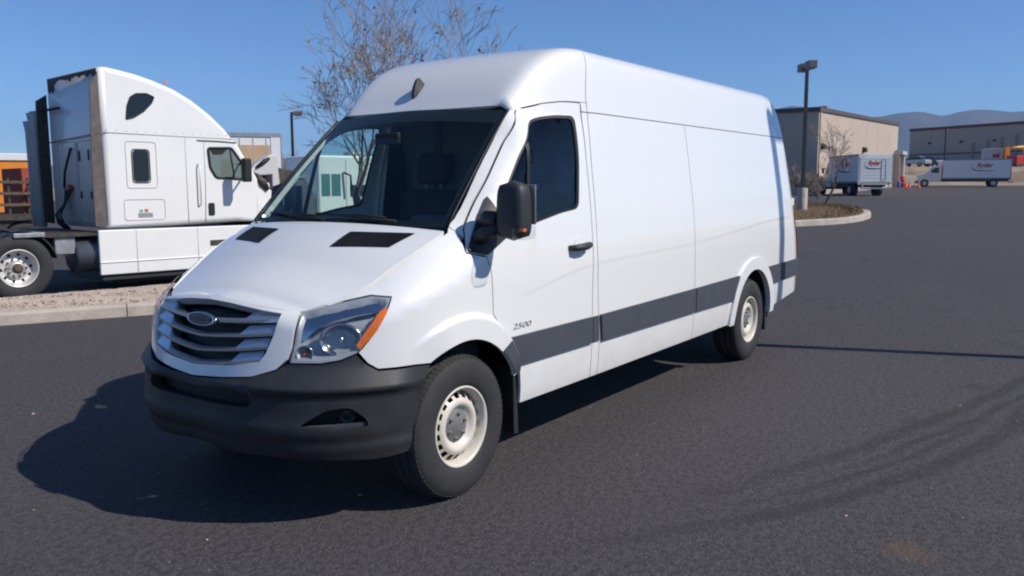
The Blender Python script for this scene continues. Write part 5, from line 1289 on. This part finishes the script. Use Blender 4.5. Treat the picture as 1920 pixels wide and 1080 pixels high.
# ------------------------------------------------------------------ left background
q0 = gsite(37, 37*(300-960)/1581); q1 = gsite(39.5, 39.5*(531-960)/1581); dv = q1-q0; dv.z = 0; Lt = dv.length
tr = empty('box_trailer', (q0.x, q0.y, -.13), math.atan2(dv.y, dv.x), 'white box trailer with tan lower flank behind the white semi truck', 'trailer')
h0 = 1.65+(347-246)/1581*37+.13; h1 = 1.65+(347-252)/1581*39.5+.13
MB().prism([(0, 1.1), (Lt, 1.1), (Lt, h1), (0, h0)], 0, 2.5).build('cargo_box', M['truck_white'], tr)
MB().prism([(.3, 1.15), (Lt-.45, 1.15), (Lt-.45, h1-.52), (.3, h0-.55)], -.02, -.003).build('tan_flank', M['tan_panel'], tr)  # tan panel below the white top band
MB().prism([(0, h0-.16), (Lt, h1-.16), (Lt, h1+.02), (0, h0+.02)], -.035, -.004).build('top_rail', M['galv'], tr)
box('corner_post', (Lt-.4, -.03, 1.1), (Lt+.02, -.004, h1-.17), M['truck_white'], tr); box('end_frame', (Lt, 0, 1.1), (Lt+.10, 2.5, h1), M['galv'], tr)
for k in range(1, 9): box('side_rib', (Lt*k/9-.012, -.03, 1.2), (Lt*k/9+.012, -.021, h1-.2), M['partition'], tr)
for x in (.8, 1.9):
    for sd, y in ((-1, .0), (1, 2.5)): small_wheel(tr, x, y-.0, .5, -.5*sd*-1 if False else .5, sd, M['galv'])
box('undercarriage', (.3, .5, .55), (Lt-.3, 2.0, 1.1), M['steel_dark'], tr)
# dark pickup-like machine in front of the trailer end
dk = empty('dark_truck', gsite(24, 24*(462-960)/1581), math.radians(8), 'dark grey truck bed just left of the van windscreen, beyond the wrecked nose', 'truck')
MB().prism([(-1.6, .5), (-1.6, 1.95), (-1.2, 2.42), (-.2, 2.20), (1.5, 2.12), (2.0, 1.4), (2.0, .5)], -.9, .9).build('body', mat('dark_grey', (.085, .09, .10), .5, var=.2), dk, .06)
box('rail', (-1.1, -.95, 2.0), (1.5, -.9, 2.08), M['galv'], dk)
for x in (-1., 1.4):
    for sd in (1, -1): small_wheel(dk, x, .92*sd, .42, .3, sd, M['alloy'])
# white step van glimpsed through the cab glass
q = gsite(27, 27*(600-960)/1581)
sv = empty('step_van', (q.x, q.y, -.13), math.radians(-14), 'white delivery truck visible only through the van windscreen and far window', 'van')
box('body', (0, 0, .6), (7., 2.3, 2.75), M['truck_white'], sv, .08)
pt_ = mat('pane_teal', (.08, .20, .20), .1)
for a_, b_ in ((.12, .42), (.48, .80)): box('window', (a_, -.012, 1.45), (b_, .0, 2.15), pt_, sv)
box('window', (2.6, -.012, 1.5), (3.2, .0, 2.2), pt_, sv)
MB().tube([(.9, -.03, 2.2), (1.05, -.22, 2.1), (1.08, -.22, 1.6)], .035, 6).build('mirror', M['black'], sv)
box('side_sign', (1.15, -.012, 1.42), (2.2, -.002, 1.80), M['logo_dark'], sv)
box('lower_vent', (1.5, -.012, .92), (2.3, -.002, 1.08), M['galv'], sv); box('door_seam', (1.0, -.01, .7), (1.015, -.002, 2.6), M['galv'], sv)
box('roof_light', (1.2, .1, 2.75), (1.7, .5, 2.86), M['galv'], sv, .03)
box('belt_band', (3.3, -.012, 1.35), (5.8, -.002, 1.75), M['logo_dark'], sv); box('hood', (-1.2, .1, .6), (0, 2.2, 1.5), M['truck_white'], sv, .12)
box('skirt', (.2, .2, .2), (6.8, 2.1, .6), M['black'], sv)
for x in (.9, 5.6):
    for sd, y in ((-1, .05), (1, 2.25)): small_wheel(sv, x, y, .42, .28, sd, M['rim_white'])
# orange box and stake bed at the left edge
q = gsite(27, 27*(-60-960)/1581); ob = empty('orange_container', (q.x, q.y, -.13), math.radians(-20), 'orange box body with white roof edge at the left frame edge', 'container')
box('body', (-3, 0, .9), (2.05, 2.3, 2.62), M['orange'], ob, .03); box('roof_cap', (-3.05, -.05, 2.62), (2.1, 2.35, 2.86), M['truck_white'], ob, .03); box('base_frame', (-3, .3, .3), (2., 2., .9), M['steel_dark'], ob)
q = gsite(21, 21*(18-960)/1581); sb = empty('stake_bed', (q.x, q.y, -.13), math.radians(-8), 'rusty red stake bed truck with rails left of the white sleeper cab', 'truck')
box('deck', (-2.2, 0, .95), (1.0, 2.2, 1.1), M['steel_dark'], sb)
for z in (1.30, 1.58, 1.86): box('rail_board', (-2.2, -.03, z), (.95, .02, z+.07), M['rust'], sb)
for k in range(8): box('stake', (-2.15+k*.44, .02, 1.1), (-2.10+k*.44, .07, 2.0), M['steel_dark'], sb)
box('headboard', (.50, .4, 1.1), (.95, 2.0, 2.25), mat('red_oxide', (.30, .055, .03), .8, var=.3), sb)
for k in range(3): box('crate', (.62, -.0+.08, 1.20+.28*k), (.98, .35, 1.28+.28*k), M['truck_white'], sb)
for x in (-1.5, .4): small_wheel(sb, x, .1, .45, .3, -1, M['galv'])

# ------------------------------------------------------------------ air between the lot and the hills
HAZE = True
if HAZE:
    hz = box('haze', (-4600, -4600, -9), (4600, 4600, 300), None)
    hm = bpy.data.materials.new('haze'); hm.use_nodes = True; hn = hm.node_tree.nodes; hn.remove(hn['Principled BSDF'])
    pv = hn.new('ShaderNodeVolumePrincipled'); pv.inputs['Color'].default_value = (.36, .60, 1.0, 1); pv.inputs['Density'].default_value = .00017; pv.inputs['Anisotropy'].default_value = 0.
    hm.node_tree.links.new(pv.outputs[0], hn['Material Output'].inputs['Volume']); hz.data.materials.append(hm)
    tag(hz, 'thin pale air over the lot and hills', 'haze', kind='stuff')
    S.cycles.volume_bounces = 0

# ------------------------------------------------------------------ bits of grit and litter on the asphalt
gr_ = MB(); r3 = np.random.default_rng(12)
for i in range(110):
    D_ = 2.6+9*r3.random()**1.5; L_ = r3.uniform(-.62, .66)*D_; q = site(D_, L_); r = .004+.007*r3.random()**3
    if i < 3: q = (site(3.0, 1.75), site(4.35, -.82), site(6.0, -3.5))[i]; r = .016
    b_ = np.array([(1, 0, 0), (-1, 0, 0), (0, 1, 0), (0, -1, 0), (0, 0, .5), (0, 0, -.5)])*r*r3.uniform(.5, 1.4, size=3)
    gr_.add(np.array([q.x, q.y, Gz(q)+.002])+b_, oct_f)
tag(gr_.build('grit', M['pebble'], None, fix=False), 'loose pale grit scattered over the asphalt', 'grit', kind='stuff')
